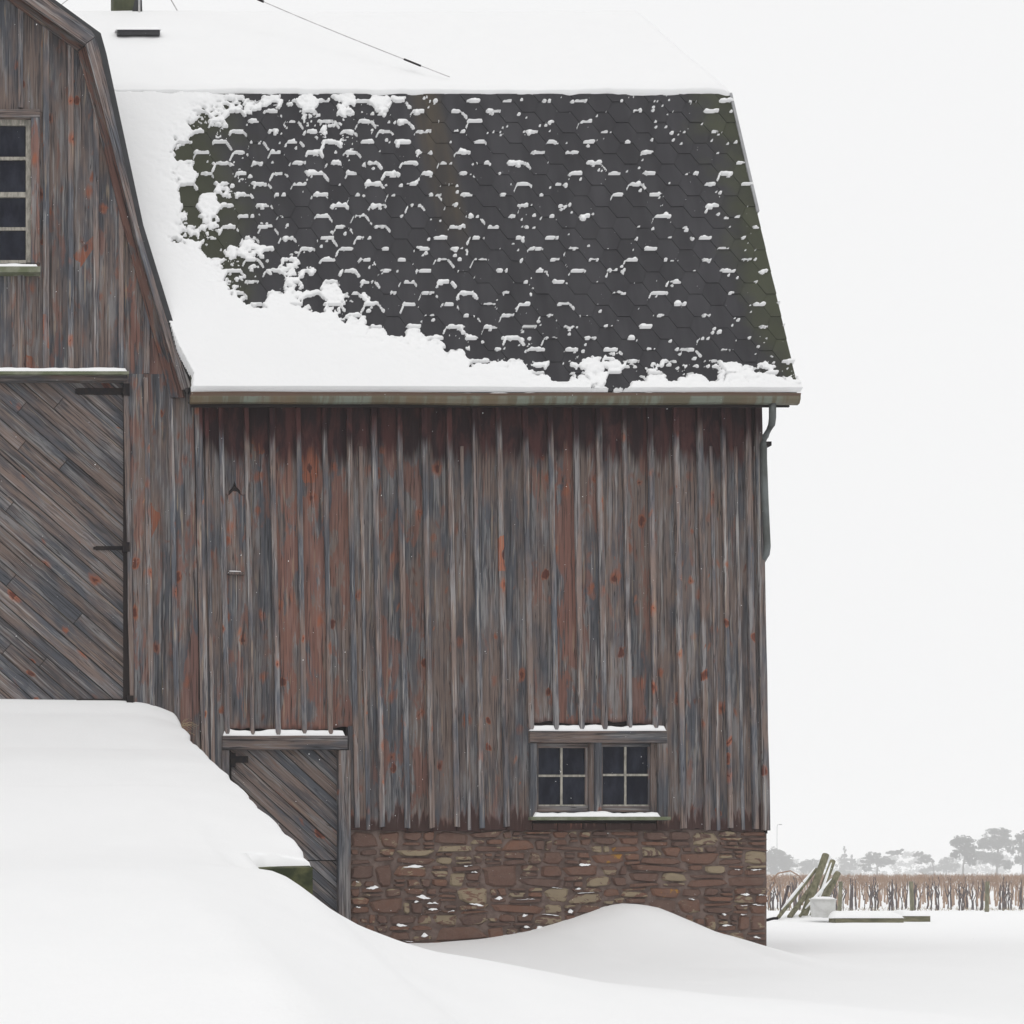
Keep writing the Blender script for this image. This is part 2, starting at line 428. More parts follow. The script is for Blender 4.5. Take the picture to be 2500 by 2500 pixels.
# ------------------------------------------------------------------ board builder
def clip_poly(poly, a, b, c):
    """keep a*x + b*z <= c"""
    out = []
    for i in range(len(poly)):
        p, q = poly[i], poly[(i + 1) % len(poly)]
        dp, dq = a * p[0] + b * p[1] - c, a * q[0] + b * q[1] - c
        if dp <= 0: out.append(p)
        if dp * dq < 0:
            s = dp / (dp - dq)
            out.append((p[0] + (q[0] - p[0]) * s, p[1] + (q[1] - p[1]) * s))
    return out
def area(poly):
    return 0.5 * sum(poly[i][0] * poly[(i + 1) % len(poly)][1] - poly[(i + 1) % len(poly)][0] * poly[i][1] for i in range(len(poly)))
def poly_board(name, poly, y, thick, mat, parent, angle=0.0, color=(0.3, 0.5, 0.0), jitter=0.003, bev=0.004, sub=0.45, origin=None):
    """plank from an outline in the wall plane; front face at y, grain along direction `angle` from vertical"""
    if area(poly) < 0: poly = poly[::-1]
    if abs(area(poly)) < 1e-4: return None
    pts = []
    for i in range(len(poly)):
        p, q = poly[i], poly[(i + 1) % len(poly)]
        L = math.hypot(q[0] - p[0], q[1] - p[1]); k = max(1, int(L / sub))
        for j in range(k):
            s = j / k
            jx = random.uniform(-jitter, jitter) if j else 0
            pts.append((p[0] + (q[0] - p[0]) * s + jx, p[1] + (q[1] - p[1]) * s + (random.uniform(-jitter, jitter) if j else 0)))
    if origin is None:
        origin = (sum(p[0] for p in pts) / len(pts), min(p[1] for p in pts))
    ca, sa = math.cos(angle), math.sin(angle)
    n = len(pts)
    # bevel ring by a small inward offset
    ins = []
    for i in range(n):
        a, b, c = pts[i - 1], pts[i], pts[(i + 1) % n]
        e1 = Vector((b[0] - a[0], b[1] - a[1])); e2 = Vector((c[0] - b[0], c[1] - b[1]))
        if e1.length < 1e-6 or e2.length < 1e-6: ins.append(b); continue
        e1.normalize(); e2.normalize()
        nrm = Vector((-e1.y - e2.y, e1.x + e2.x))
        if nrm.length < 1e-3: ins.append(b); continue
        nrm.normalize()
        k = min(2.0, 1.0 / max(0.3, nrm.dot(Vector((-e2.y, e2.x)))))
        ins.append((b[0] + nrm.x * bev * k, b[1] + nrm.y * bev * k))
    def loc(p, yy):
        dx, dz = p[0] - origin[0], p[1] - origin[1]
        return (dx * ca - dz * sa, yy, dx * sa + dz * ca)
    v = [loc(p, 0) for p in ins] + [loc(p, bev) for p in pts] + [loc(p, thick) for p in pts]
    f = [tuple(range(n))]
    for i in range(n):
        j = (i + 1) % n
        f.append((i, n + i, n + j, j))
        f.append((n + i, 2 * n + i, 2 * n + j, n + j))
    f.append(tuple(range(3 * n - 1, 2 * n - 1, -1)))
    mw = Matrix.Translation((origin[0], y, origin[1])) @ Matrix.Rotation(angle, 4, 'Y')
    o = mesh_obj(name, v, f, mat, parent)
    o.matrix_world = mw
    o.color = (*color, 1)
    return o
def ragged(x0, x1, z, amp, n=5):
    return [(x0 + (x1 - x0) * i / n, z + random.uniform(-amp, amp)) for i in range(n + 1)]
def bcol(red, foot=0.0, spread=0.07):
    return (max(0, min(1, red)), 0.5 + random.uniform(-spread, spread), foot)

def diagonal_planks(parent, x0, x1, z0, z1, y, wid, angle, mat, name='plank', joints=True, reds=0.3):
    """strips running down to the right at `angle` degrees below horizontal, cut to the rectangle"""
    a = R(angle)
    dirv = (math.cos(a), -math.sin(a)); nrm = (math.sin(a), math.cos(a))
    corners = [(x0, z0), (x1, z0), (x1, z1), (x0, z1)]
    ts = [c[0] * nrm[0] + c[1] * nrm[1] for c in corners]
    t = min(ts) - random.uniform(0, wid)
    while t < max(ts):
        wd = wid * random.uniform(0.85, 1.12)
        poly = [(lx(*c), c[1]) for c in corners]
        poly = clip_poly(poly, -nrm[0], -nrm[1], -(t + 0.004))
        if poly: poly = clip_poly(poly, nrm[0], nrm[1], t + wd - 0.004)
        t += wd
        if len(poly) < 3 or abs(area(poly)) < 0.002: continue
        ss = [p[0] * dirv[0] + p[1] * dirv[1] for p in poly]
        cuts = []
        if joints and max(ss) - min(ss) > 1.6 and random.random() < 0.55:
            cuts = [random.uniform(min(ss) + 0.5, max(ss) - 0.5)]
        edges = [min(ss) - 1] + cuts + [max(ss) + 1]
        for k in range(len(edges) - 1):
            pp = clip_poly(poly, -dirv[0], -dirv[1], -(edges[k] + 0.003))
            if pp: pp = clip_poly(pp, dirv[0], dirv[1], edges[k + 1] - 0.003)
            if len(pp) < 3 or abs(area(pp)) < 0.001: continue
            # local Z along the plank: angle measured from vertical
            poly_board(name, pp, y + random.uniform(-0.004, 0.004), 0.022, mat, parent, angle=math.pi / 2 + a, color=bcol(random.uniform(0.0, reds)), jitter=0.002)

# ================================================================== SETTING: snow-covered ground
cx = np.array([-10, -3, 0, 1.0, 1.5, 1.91, 2.36, 2.61, 2.86, 3.24, 3.99, 4.74, 5.74, 6.6, 9, 14, 30])
cz = np.array([.02, .02, .02, .03, .04, .0, -.285, -.385, -.465, -.525, -.66, -.75, -.84, -.90, -.97, -1.0, -1.0])
_xx = np.linspace(-12, 32, 4401); _zz = np.interp(_xx, cx, cz)
_k = np.exp(-np.linspace(-2.5, 2.5, 31) ** 2); _k /= _k.sum()
_zz = np.convolve(np.pad(_zz, 15, mode='edge'), _k, mode='valid')
fx = np.array([-40, -6, -3, 3, 12, 19, 30, 55, 70, 120, 400, 1300])
fz = np.array([-1.0, -1.0, -1.0, -.98, -1.03, -1.11, -1.25, -1.74, -1.96, -2.1, -2.2, -2.2])
dX = np.array([3, 5.2, 5.7, 6.4, 6.97, 7.5, 7.9, 8.1, 8.4, 8.7, 9.1, 9.5, 9.85, 10.5, 11.5])
dZ = np.array([-.86, -.86, -.85, -.80, -.69, -.54, -.385, -.345, -.39, -.52, -.71, -.87, -1.01, -1.0, -1.0])
_dx = np.linspace(2, 13, 1101); _dz = np.interp(_dx, dX, dZ)
_dz = np.convolve(np.pad(_dz, 15, mode='edge'), _k, mode='valid')
EX = 2.63
ed = np.array([0.4, 0.0, -.5, -2.3, -3.4, -4.9, -6.4, -7.5, -7.75])
ez = np.array([2.02, 1.97, 1.77, 1.31, 1.11, .77, .43, .17, .115])
_ry = np.linspace(-12, 1, 1301); _rz = np.where(_ry < -7.75, .115 + (_ry + 7.75) * .22, np.interp(-_ry, -ed, ez))
def ramp_edge(y): return np.interp(np.asarray(y, float), _ry, _rz)
def ground_z(x, y, full=False):
    x = np.asarray(x, float); y = np.asarray(y, float)
    base = np.interp(y, fx, fz)
    base = base + 0.05 * vnoise(x * 0.25 + 3, y * 0.25, 5) * np.where((y < 4) & (x > 2), .15, np.clip((y + 18) / 12, 0, 1) * .6)
    base = base + 0.16 * np.exp(-((x - X(1960, 20)) / .9) ** 2 - ((y - 20.4) / 1.2) ** 2)
    # drift against the wall
    dr = np.interp(x, _dx, _dz) - (-1.0)
    fall = np.exp(-np.clip(-y - 0.1, 0, None) ** 2 / (2 * 0.75 ** 2)) * np.exp(-np.clip(y - 0.2, 0, None) ** 2 / 0.5)
    ok = np.clip((x - 2.7) / 0.4, 0, 1) * np.clip((12.5 - x) / 1.5, 0, 1)
    fall2 = np.exp(-(np.clip(-y - 0.1, 0, None) / 1.9) ** 2)
    wgt = np.where(dr > 0.35, fall * 0.45 + fall2 * 0.55, fall2) * np.where(y > 0.2, np.exp(-np.clip(y - 0.2, 0, None) ** 2 / 0.5), 1)
    base = base + np.clip(dr, 0, None) * wgt * ok
    # bank in the foreground
    cr = np.interp(x, _xx, _zz)
    d = -10 - y
    dc = np.clip(d, 0, None)
    front = cr - 0.021 * dc ** 2 - .15 * (np.sqrt(dc * dc + .16) - .4) * np.clip((x - 1.1) / .8, 0, 1)
    wb = np.where(y > -10, np.exp(-((y + 10) / 2.3) ** 2), 1.0)
    ss = lambda t: np.clip(t, 0, 1) ** 2 * (3 - 2 * np.clip(t, 0, 1))
    wb = np.maximum(wb, ss((2.2 - x) / .35) * (y < -5))
    z = base + (front - base) * wb
    # earth ramp: its foot runs out into the bank in one soft sweep, its right side drops at the retaining wall
    e_ = ramp_edge(y)
    rz_ = e_ + .05 + .12 * np.exp(-(y / 1.2) ** 2)
    kk = .2
    rr_ = .5 * (z + rz_ + np.sqrt((z - rz_) ** 2 + kk * kk))
    wob = 0.03 * vnoise(y * 2.1, 3.3, 3) + 0.014 * vnoise(y * 6.0, 1.3, 4)
    sx = np.clip((x - 1.8) / (EX + wob - 1.8), 0, 1)
    rr_ = rr_ + (e_ - rr_) * sx ** 2.4 - .03 * np.clip((sx - .93) / .07, 0, 1) ** 2
    wx = ss((EX + wob + .035 - x) / .035)
    fy = -7.78 + .03 * vnoise(x * 5.0, 2.2, 8)
    wf = ss((y - fy + .04) / .04)
    wf = 1 - ss((x - 2.14) / .16) * (1 - wf)
    z = np.where(y < .3, z + (rr_ - z) * wx * wf, z)
    z = z + 0.012 * vnoise(x * 1.1, y * 0.9, 9) + 0.006 * vnoise(x * 3.1, y * 2.3, 19)
    return z
xs = np.concatenate([np.linspace(-240, -12, 24)[:-1], np.linspace(-12, -2, 40)[:-1], np.arange(-2, 1.7, 0.11), np.arange(1.7, 2.45, .06), np.arange(2.45, 2.78, .012), np.arange(2.8, 13, 0.11), np.linspace(13, 70, 120)[1:], np.linspace(70, 890, 40)[1:]])
ys = np.concatenate([np.linspace(-34, -20, 14)[:-1], np.arange(-20, -8.0, 0.11), np.arange(-8.0, -7.65, .02), np.arange(-7.65, 3, .08), np.linspace(3, 30, 60)[1:], np.linspace(30, 120, 60)[1:], np.linspace(120, 1240, 40)[1:]])
gx_, gy_ = np.meshgrid(xs, ys)
gz_ = ground_z(gx_, gy_)
nx, ny = len(xs), len(ys)
V = np.stack([gx_.ravel(), gy_.ravel(), gz_.ravel()], 1)
I = (np.arange(ny - 1)[:, None] * nx + np.arange(nx - 1)[None, :]).ravel()
F = np.stack([I, I + 1, I + 1 + nx, I + nx], 1)
g = np_mesh('snow_ground', V, F, M['snow'])
tag(g, 'smooth snow covered ground drifting up against the barn wall', kind='structure')

# retaining wall under the ramp edge
v = []; f = []
for y in np.linspace(-7.865, -0.35, 20):
    t_ = float(ramp_edge(max(y, -7.75))) - 0.055
    wv = 0.012 * float(vnoise(y * 4, 0, 2))
    v += [(2.10, y, -1.6), (2.61 + wv, y, -1.6), (2.60 + wv, y, t_ - .01), (2.10, y, t_ - .02)]
for k in range(19):
    b = 4 * k
    for i in range(4):
        j = (i + 1) % 4
        f.append((b + i, b + 4 + i, b + 4 + j, b + j))
f.append((0, 1, 2, 3)); f.append(tuple(76 + i for i in (3, 2, 1, 0)))
o = mesh_obj('retaining_wall', v, f, M['moss_wall'])
tag(o, 'mossy green retaining wall end showing under the snow ramp edge', 'retaining wall')

# ================================================================== THE BARN
barn = empty('barn', (0, 0, 0))
tag(barn, 'weathered grey and red board barn with gambrel roof and stone foundation', 'barn')

def backing(name, boxes, parent=barn):
    mb = MB()
    for b in boxes: mb.box(*b, lean=True)
    return mb.build(name, M['backing'], parent)

ZT = 6.05                 # top of the long wall (behind the eave)
ZB = Z(2026)              # bottom of the siding
WL, WR = X(483), X(1857)  # long wall, x at ZREF
DOOR = (X(553) + LEAN * (Z(1830) - ZREF), X(847) + LEAN * (Z(1830) - ZREF))   # reference x
WIN = (X(1297) + LEAN * (Z(1783) - ZREF), X(1601) + LEAN * (Z(1783) - ZREF))
zh = Z(1800); zw0, zw1 = Z(2003), Z(1790)
main_wall = backing('wall', [
    (WL - 0.2, WR - 0.02, 0.024, 0.14, Z(1770), ZT),
    (WL - 0.2, DOOR[0], 0.024, 0.14, -1.4, Z(1770)),
    (DOOR[1], WIN[0], 0.024, 0.14, ZB + .01, Z(1770)),
    (WIN[1], WR - 0.02, 0.024, 0.14, ZB + .01, Z(1770)),
    (WIN[0], WIN[1], 0.024, 0.14, ZB + .01, zw0)])
# closed dark body behind so the interior is a real dark room
mb = MB()
mb.box(WR - 0.03, WR + 0.0, 0.02, 6.85, 0.5, 5.6, lean=True)
mb.box(-6, WR, 6.86, 6.96, -1.4, 6.0)
mb.box(-6.1, -6.0, 0.02, 6.85, -1.4, 5.6)
mb.box(-6, WR, 0.2, 6.8, 5.5, 5.6)
mb.box(-6, WR, 0.2, 6.8, -1.5, -1.4)
mb.build('barn_shell', M['backing'], barn)
# right-hand gable end of the long barn (seen only from the side)
v = [(lx(WR + .012, 0.55), 0.0, .55), (lx(WR + .012, 0.55), 6.85, .55), (lx(WR + .012, 5.7), 6.85, 5.7), (lx(WR + .012, 9.8), 5.9, 9.8), (lx(WR + .012, 12.05), 3.42, 12.05), (lx(WR + .012, 9.8), 0.95, 9.8), (lx(WR + .012, 5.7), 0.0, 5.7)]
o = mesh_obj('end_wall', v, [tuple(range(7))], M['gable_siding'], barn); o.color = (0.3, 0.5, 0, 1)

bpx = [483, 540, 602, 664, 728, 792, 852, 913, 975, 1035, 1096, 1157, 1217, 1281, 1342, 1404, 1460, 1522, 1585, 1648, 1706, 1763, 1823, 1857]
bred = [.4, .95, .5, .9, .85, .75, .4, .65, .75, .35, .3, .35, .25, .5, .95, .6, .55, .65, .35, .4, .2, .25, .15]
for i in range(len(bpx) - 1):
    x0, x1 = X(bpx[i]) + 0.004, X(bpx[i + 1]) - 0.004
    y = -random.uniform(0.0, 0.010)
    xm = 0.5 * (x0 + x1)
    def outl(z0, z1, rag):
        bot = [(lx(p[0], p[1]), p[1]) for p in ragged(x0, x1, z0, rag)]
        return bot + [(lx(x1, z1), z1), (lx(x0, z1), z1)]
    c = lambda foot, r=None: bcol(bred[i] if r is None else r, foot)
    if i in (1, 2, 3, 4, 5):            # above the small door
        zb = Z(1782) + random.uniform(-.01, .03)
        if i == 1:                      # board with a hole where two lengths meet
            zn = Z(1208)
            up = [(x0, zn), (xm - .07, zn), (xm - .065, zn + .05), (xm - .02, zn + .10), (xm, zn + .16), (xm + .02, zn + .10), (xm + .07, zn + .05), (xm + .075, zn), (x1, zn), (x1, ZT), (x0, ZT)]
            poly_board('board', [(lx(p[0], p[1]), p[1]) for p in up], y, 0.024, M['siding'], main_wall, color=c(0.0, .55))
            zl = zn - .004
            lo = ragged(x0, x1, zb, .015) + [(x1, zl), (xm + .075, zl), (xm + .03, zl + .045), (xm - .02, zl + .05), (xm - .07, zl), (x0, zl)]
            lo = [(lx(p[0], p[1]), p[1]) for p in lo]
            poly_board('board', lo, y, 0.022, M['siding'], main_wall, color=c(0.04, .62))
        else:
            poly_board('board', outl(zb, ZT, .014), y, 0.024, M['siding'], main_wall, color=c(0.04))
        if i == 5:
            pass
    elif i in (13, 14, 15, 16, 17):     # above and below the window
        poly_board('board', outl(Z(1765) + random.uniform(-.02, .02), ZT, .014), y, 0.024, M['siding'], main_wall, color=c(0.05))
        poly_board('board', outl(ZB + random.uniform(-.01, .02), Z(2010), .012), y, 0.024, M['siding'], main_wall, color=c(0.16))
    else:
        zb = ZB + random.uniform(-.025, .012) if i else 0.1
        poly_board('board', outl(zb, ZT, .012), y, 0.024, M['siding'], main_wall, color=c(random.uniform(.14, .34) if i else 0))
def batten(xc, z0, z1, wid, y, parent, mat, tip=0.0, red=0.2):
    a, b = xc - wid / 2, xc + wid / 2
    if tip: bot = [(a, z0 + .03), (a + .012, z0), (b - .012, z0), (b, z0 + .03)]
    else: bot = [(a, z0 + random.uniform(-.01, .01)), (b, z0 + random.uniform(-.01, .01))]
    pl = [(lx(p[0] + (0), p[1]), p[1]) for p in bot] + [(lx(b, z1), z1), (lx(a, z1), z1)]
    poly_board('batten', pl, y, -y - .001, mat, parent, color=bcol(random.uniform(0, red), 0.05), jitter=0.005, sub=0.6)
for i, px in enumerate(bpx):
    xc = X(px); wd = random.uniform(.05, .066)
    if i == 0: xc += .01; wd = .085
    if i == len(bpx) - 1: xc -= .04; wd = .085
    if 1 <= i <= 5: z0 = Z(1795) + random.uniform(0, .02); tip = 1
    elif 13 <= i <= 18: z0 = Z(1783) + random.uniform(.004, .03); tip = 1
    else: z0, tip = (ZB + random.uniform(-.01, .04), 0) if i else (0.1, 0)
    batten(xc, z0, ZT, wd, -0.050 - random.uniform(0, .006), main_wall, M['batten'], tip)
# a few extra split boards / narrow laths as in the photograph
for px, wd, z0 in ((505, .05, 0.1), (880, .045, ZB), (1127, .04, ZB), (1735, .04, ZB), (1795, .04, ZB), (1843, .03, ZB)):
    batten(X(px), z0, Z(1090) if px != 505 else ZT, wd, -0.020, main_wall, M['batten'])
poly_board('board', [(lx(X(836), z_), z_) for z_ in (ZB,)] + [(lx(X(853), z_), z_) for z_ in (ZB, Z(1772))] + [(lx(X(836), Z(1772)), Z(1772))], -.004, .02, M['siding'], main_wall, color=bcol(.3, .2))
# cleat with snow on it
poly_board('cleat', [(X(556), Z(1404)), (X(594), Z(1405)), (X(594), Z(1398)), (X(556), Z(1397))], -0.06, 0.06, M['trim'], main_wall, color=(.3, .55, 0), jitter=0, bev=.002)

# ---- small stable door
dz0 = -1.25
door = MB().box(DOOR[0], DOOR[1], 0.085, 0.12, dz0, zh, lean=True).build('stable_door', M['backing'], barn)
tag(door, 'small diagonal plank stable door split into two leaves')
split = Z(2101)
diagonal_planks(door, DOOR[0] + .06, DOOR[1] - .05, split + .006, zh - .01, 0.05, 0.135, 42, M['plank'], reds=.6, joints=False)
diagonal_planks(door, DOOR[0] + .06, DOOR[1] - .05, dz0, split - .006, 0.056, 0.115, 42, M['plank'], reds=.15, joints=False)
def trim_board(name, px0, px1, py0, py1, y, thick, parent, mat=None, color=(.15, .5, 0), jit=.003, horiz=False):
    """board given by its photograph-measured edges in the wall plane (y depth included)"""
    x0, x1, z1, z0 = X(px0, y), X(px1, y), Z(py0, y), Z(py1, y)
    return poly_board(name, [(x0, z0), (x1, z0), (x1, z1), (x0, z1)], y, thick, mat or M['trim'], parent, angle=math.pi / 2 if horiz else 0, color=color, jitter=jit, bev=.005)
trim_board('door_header', 543, 849, 1796, 1829, -0.064, 0.11, door, horiz=True, color=(.25, .47, 0))
o = trim_board('door_post', 827, 857, 1831, 2330, -0.045, 0.14, door, color=(.1, .54, 0)); 
trim_board('door_post', 543, 560, 1831, 2200, -0.045, 0.14, door, color=(.1, .5, 0))
mb = MB().box(X(562, .03), X(606, .03), 0.028, 0.048, Z(1862, .03), Z(1846, .03))
mb.box(X(562, .03), X(575, .03), 0.018, 0.040, Z(1872, .03), Z(1838, .03))
mb.build('strap_hinge', M['iron'], door)

# ---- stable window
win = MB()
yb = 0.05
win.box(X(1297), X(1601), 0.09, 0.10, zw0, zw1)
win = win.build('window', M['dark'], barn)
tag(win, 'pair of small four pane sashes in a grey board frame')
trim_board('window_header', 1294, 1629, 1784, 1813, -0.066, 0.10, win, horiz=True, color=(.05, .5, 0))
trim_board('jamb', 1294, 1311, 1814, 2003, -0.05, 0.10, win, color=(.05, .54, 0))
trim_board('jamb', 1606, 1631, 1814, 2003, -0.05, 0.10, win, color=(.05, .5, 0))
trim_board('jamb', 1589, 1607, 1814, 1990, -0.012, 0.09, win, color=(.2, .46, 0))
trim_board('mullion', 1453, 1469, 1811, 1988, -0.052, 0.10, win, color=(.0, .56, 0))
trim_board('jamb', 1438, 1454, 1814, 1986, -0.015, 0.09, win, color=(.2, .46, 0))
for (a, b, c0, c1, mcx, mcy) in ((1311, 1438, 1815, 1982, 1371, 1894), (1468, 1592, 1812, 1982, 1527, 1892)):
    ys_ = 0.02
    for q in ((a, b, c0, c0 + 11), (a, b, 1966, c1)):
        trim_board('sash_rail', q[0], q[1], q[2], q[3], ys_, 0.04, win, horiz=True, color=(.05, .55, 0), jit=0)
    for q in ((a, a + 4, c0 + 11, 1966), (b - 9, b, c0 + 11, 1966)):
        trim_board('sash_stile', q[0], q[1], q[2], q[3], ys_, 0.04, win, color=(.05, .6, 0), jit=0)
    MB().box(X(mcx - 2.6, .02), X(mcx + 2.6, .02), .022, .055, Z(1966, .02), Z(c0 + 11, .02)).build('muntin', M['sash'], win)
    MB().box(X(a + 4, .02), X(b - 9, .02), .020, .053, Z(mcy + 2.6, .02), Z(mcy - 2.6, .02)).build('muntin', M['sash'], win)
    MB().box(X(a + 4, .02), X(b - 9, .02), .016, .03, Z(1968, .02), Z(1964.5, .02)).build('muntin', M['sash'], win)
    for (pa, pb) in ((a + 4, mcx - 2.6), (mcx + 2.6, b - 9)):
        for (qa, qb) in ((c0 + 11, mcy - 2.6), (mcy + 2.6, 1965)):
            tx, tz = random.uniform(-.012, .012), random.uniform(-.012, .012)
            x0, x1, z0, z1 = X(pa, .04) - .01, X(pb, .04) + .01, Z(qb, .04) - .01, Z(qa, .04) + .01
            vv = [(x0, .042 + tx, z0), (x1, .042 - tx, z0), (x1, .042 - tx + tz, z1), (x0, .042 + tx + tz, z1)]
            vv += [(p[0], p[1] + .003, p[2]) for p in vv]
            mesh_obj('pane', vv, [(0, 1, 2, 3), (7, 6, 5, 4), (0, 4, 5, 1), (1, 5, 6, 2), (2, 6, 7, 3), (3, 7, 4, 0)], M['glass'], win)
o = MB().box(X(1296, -.1), X(1636, -.1), -0.12, 0.02, Z(2002, -.1), Z(1994, -.1)).build('window_sill', M['sill'], win)

# ---- stone foundation
SX0, SX1 = X(855), X(1877)
SZ0 = -1.45
SZT = ZB - 0.012
fw = MB().box(SX0, SX1 - .006, 0.045, 0.5, SZ0, SZT + .02)
fw.box(SX1 - .5, SX1 - .012, 0.5, 6.8, SZ0, SZT + .02)
fw.box(X(483), SX0, 0.16, 0.5, SZ0, -1.2)
fw = fw.build('foundation_wall', M['mortar'], barn)
def split_rect(x0, x1, z0, z1, out, depth=0):
    w_, h_ = x1 - x0, z1 - z0
    maxw = random.choice((.22, .4, .55, .75)); maxh = random.choice((.08, .15, .22, .32))
    if h_ > maxh and (h_ > w_ * 0.34 or w_ <= maxw) and h_ > .085:
        s = random.uniform(.32, .68); split_rect(x0, x1, z0, z0 + h_ * s, out, depth + 1); split_rect(x0, x1, z0 + h_ * s, z1, out, depth + 1)
    elif w_ > maxw and w_ > .14:
        s = random.uniform(.32, .68); split_rect(x0, x0 + w_ * s, z0, z1, out, depth + 1); split_rect(x0 + w_ * s, x1, z0, z1, out, depth + 1)
    else:
        out.append((x0, x1, z0, z1))
cells = []
zrow = SZT
while zrow > SZ0 + .1:
    hh = random.uniform(.26, .48)
    xx = SX0
    while xx < SX1 - .01:
        ww = random.uniform(.5, 1.1)
        if SX1 - (xx + ww) < .35: ww = SX1 - xx
        split_rect(xx, xx + ww, max(SZ0, zrow - hh), zrow, cells)
        xx += ww
    zrow -= hh
stones = []
for (x0, x1, z0, z1) in cells:
    if z1 < -1.15: continue
    cxm, czm = (x0 + x1) / 2, (z0 + z1) / 2
    gap = random.uniform(.003, .016); shx = random.uniform(-.22, .22); rot = random.uniform(-.07, .07); tp = random.uniform(-.22, .22)
    hw, hh = (x1 - x0) / 2 - gap, (z1 - z0) / 2 - gap * .8
    if hw < .02 or hh < .012: continue
    if x1 > SX1 - .01: cxm += random.uniform(-.004, .02); shx = 0; tp *= .3
    n = 11
    ring = []
    pw = random.uniform(.30, .52)
    for k in range(n):
        t = 2 * math.pi * (k + random.uniform(-.25, .25)) / n
        ct, st = math.cos(t), math.sin(t)
        r_ = random.uniform(.80, 1.08)
        qx = hw * math.copysign(abs(ct) ** pw, ct) * r_; qz = hh * math.copysign(abs(st) ** pw, st) * random.uniform(.84, 1.08)
        qx = qx * (1 + tp * qz / hh) + shx * qz; qz = qz * (1 + .8 * tp * qx / hw) + rot * qx
        ring.append((min(qx, SX1 + .008 - cxm), qz))
    pr = random.uniform(.008, .038)
    tilt = random.uniform(-.12, .12); tilt2 = random.uniform(-.03, .03)
    v = []
    for (sc_, yy) in ((1.0, .07), (1.0, .012 - pr * .3), (.80, -pr)):
        for p in ring:
            v.append((p[0] * sc_, yy + (p[1] * tilt + p[0] * tilt2 if yy < .05 else 0) + random.uniform(-.002, .002), p[1] * sc_))
    v.append((random.uniform(-.2, .2) * hw, -pr - random.uniform(0, .006), random.uniform(-.2, .2) * hh))
    f = []
    for q in range(2):
        for k in range(n):
            j = (k + 1) % n
            f.append((q * n + k, q * n + j, (q + 1) * n + j, (q + 1) * n + k))
    for k in range(n): f.append((2 * n + k, 2 * n + (k + 1) % n, 3 * n))
    o = mesh_obj('stone', v, f, M['stone'], fw, loc=(cxm, 0.035, czm))
    o.color = (random.random() ** 1.3, random.choice((0, .2, .45, .65, .8, 1.0)) * random.uniform(.6, 1), random.random() * .35, 1)
    stones.append((o, cxm, czm, hw, hh, pr))
# stones that stand out in the photograph
def recolor(px, py, col):
    x, z = X(px), Z(py)
    s = min([q for q in stones if q[3] * q[4] > .006], key=lambda q: (q[1] - x) ** 2 + (q[2] - z) ** 2); s[0].color = (*col, 1)
for px, py in ((1500, 2080), (1540, 2085), (1625, 2175)): recolor(px, py, (.9, .0, .8))
for px, py in ((1395, 2210), (1790, 2100), (1690, 2345), (1840, 2082), (1660, 2145), (1480, 2190), (1010, 2070), (1130, 2065)): recolor(px, py, (.4, 1.0, .1))
for px, py in ((1280, 2080), (1650, 2090)): recolor(px, py, (1, 0, 0))

# ---- left gable wing
GY = -0.03
GC = 0.0
# outline of the wall below the roof: half-profile (x from centre, z)
half = [(2.78, 5.70), (2.52, 6.66), (2.17, 7.85), (1.77, 9.42), (1.57, 10.15), (0.0, 11.26)]
def gable_clip(poly):
    # clip against the convex profile (both sides)
    for k in range(len(half) - 1):
        (xa, za), (xb, zb_) = half[k], half[k + 1]
        nx_, nz_ = zb_ - za, -(xb - xa)
        L = math.hypot(nx_, nz_); nx_ /= L; nz_ /= L
        for s in (1, -1):
            poly = clip_poly(poly, nx_ * s, nz_, nx_ * xa + nz_ * za)
            if not poly: return []
    return poly
HZ = Z(915)              # beam over the big door
gwall = MB()
gp = [(2.88, 1.0)] + [(2.88, 5.7)] + half[1:] + [(-p[0], p[1]) for p in half[-2:0:-1]] + [(-2.88, 5.7), (-2.88, 1.0)]
BD = (-2.02, X(305) + LEAN * (Z(1300) - ZREF))     # big door opening
v = [(p[0], GY + .026, p[1]) for p in gp] + [(p[0], GY + .1, p[1]) for p in gp]
# backing made of strips so the window opening stays free
gwin = (-0.62, X(95), Z(660), Z(268))
def strip(z0, z1, x0=-9, x1=9):
    pl = gable_clip([(max(x0, -2.85), z0), (min(x1, 2.85), z0), (min(x1, 2.85), z1), (max(x0, -2.85), z1)])
    return pl
vv, ff = [], []
for pl in (strip(HZ, gwin[2]), strip(gwin[2], gwin[3], x1=gwin[0]), strip(gwin[2], gwin[3], x0=gwin[1]), strip(gwin[3], 12), strip(0.0, HZ, x0=BD[1]), strip(0.0, HZ, x1=BD[0])):
    if len(pl) < 3: continue
    b = len(vv); n_ = len(pl)
    vv += [(p[0], GY + .026, p[1]) for p in pl] + [(p[0], GY + .09, p[1]) for p in pl]
    ff.append(tuple(range(b, b + n_))); ff.append(tuple(range(b + 2 * n_ - 1, b + n_ - 1, -1)))
    for i in range(n_): ff.append((b + i, b + n_ + i, b + n_ + (i + 1) % n_, b + (i + 1) % n_))
gw = mesh_obj('gable_wall', vv, ff, M['backing'], barn)
ub = [X(p) for p in (357, 295, 234, 172, 112)]
edges = [2.85, ub[0], ub[1], ub[2], ub[3], ub[4], ub[4] - .31, ub[4] - .62, ub[4] - .93, ub[4] - 1.24, ub[4] - 1.55, ub[4] - 1.86, ub[4] - 2.17, ub[4] - 2.48, ub[4] - 2.79, ub[4] - 3.1, ub[4] - 3.41, ub[4] - 3.72]
ured = [.6, .75, .55, .35, .5, .1, .2, .3, .2, .3, .3, .4, .2, .3, .2, .3, .3]
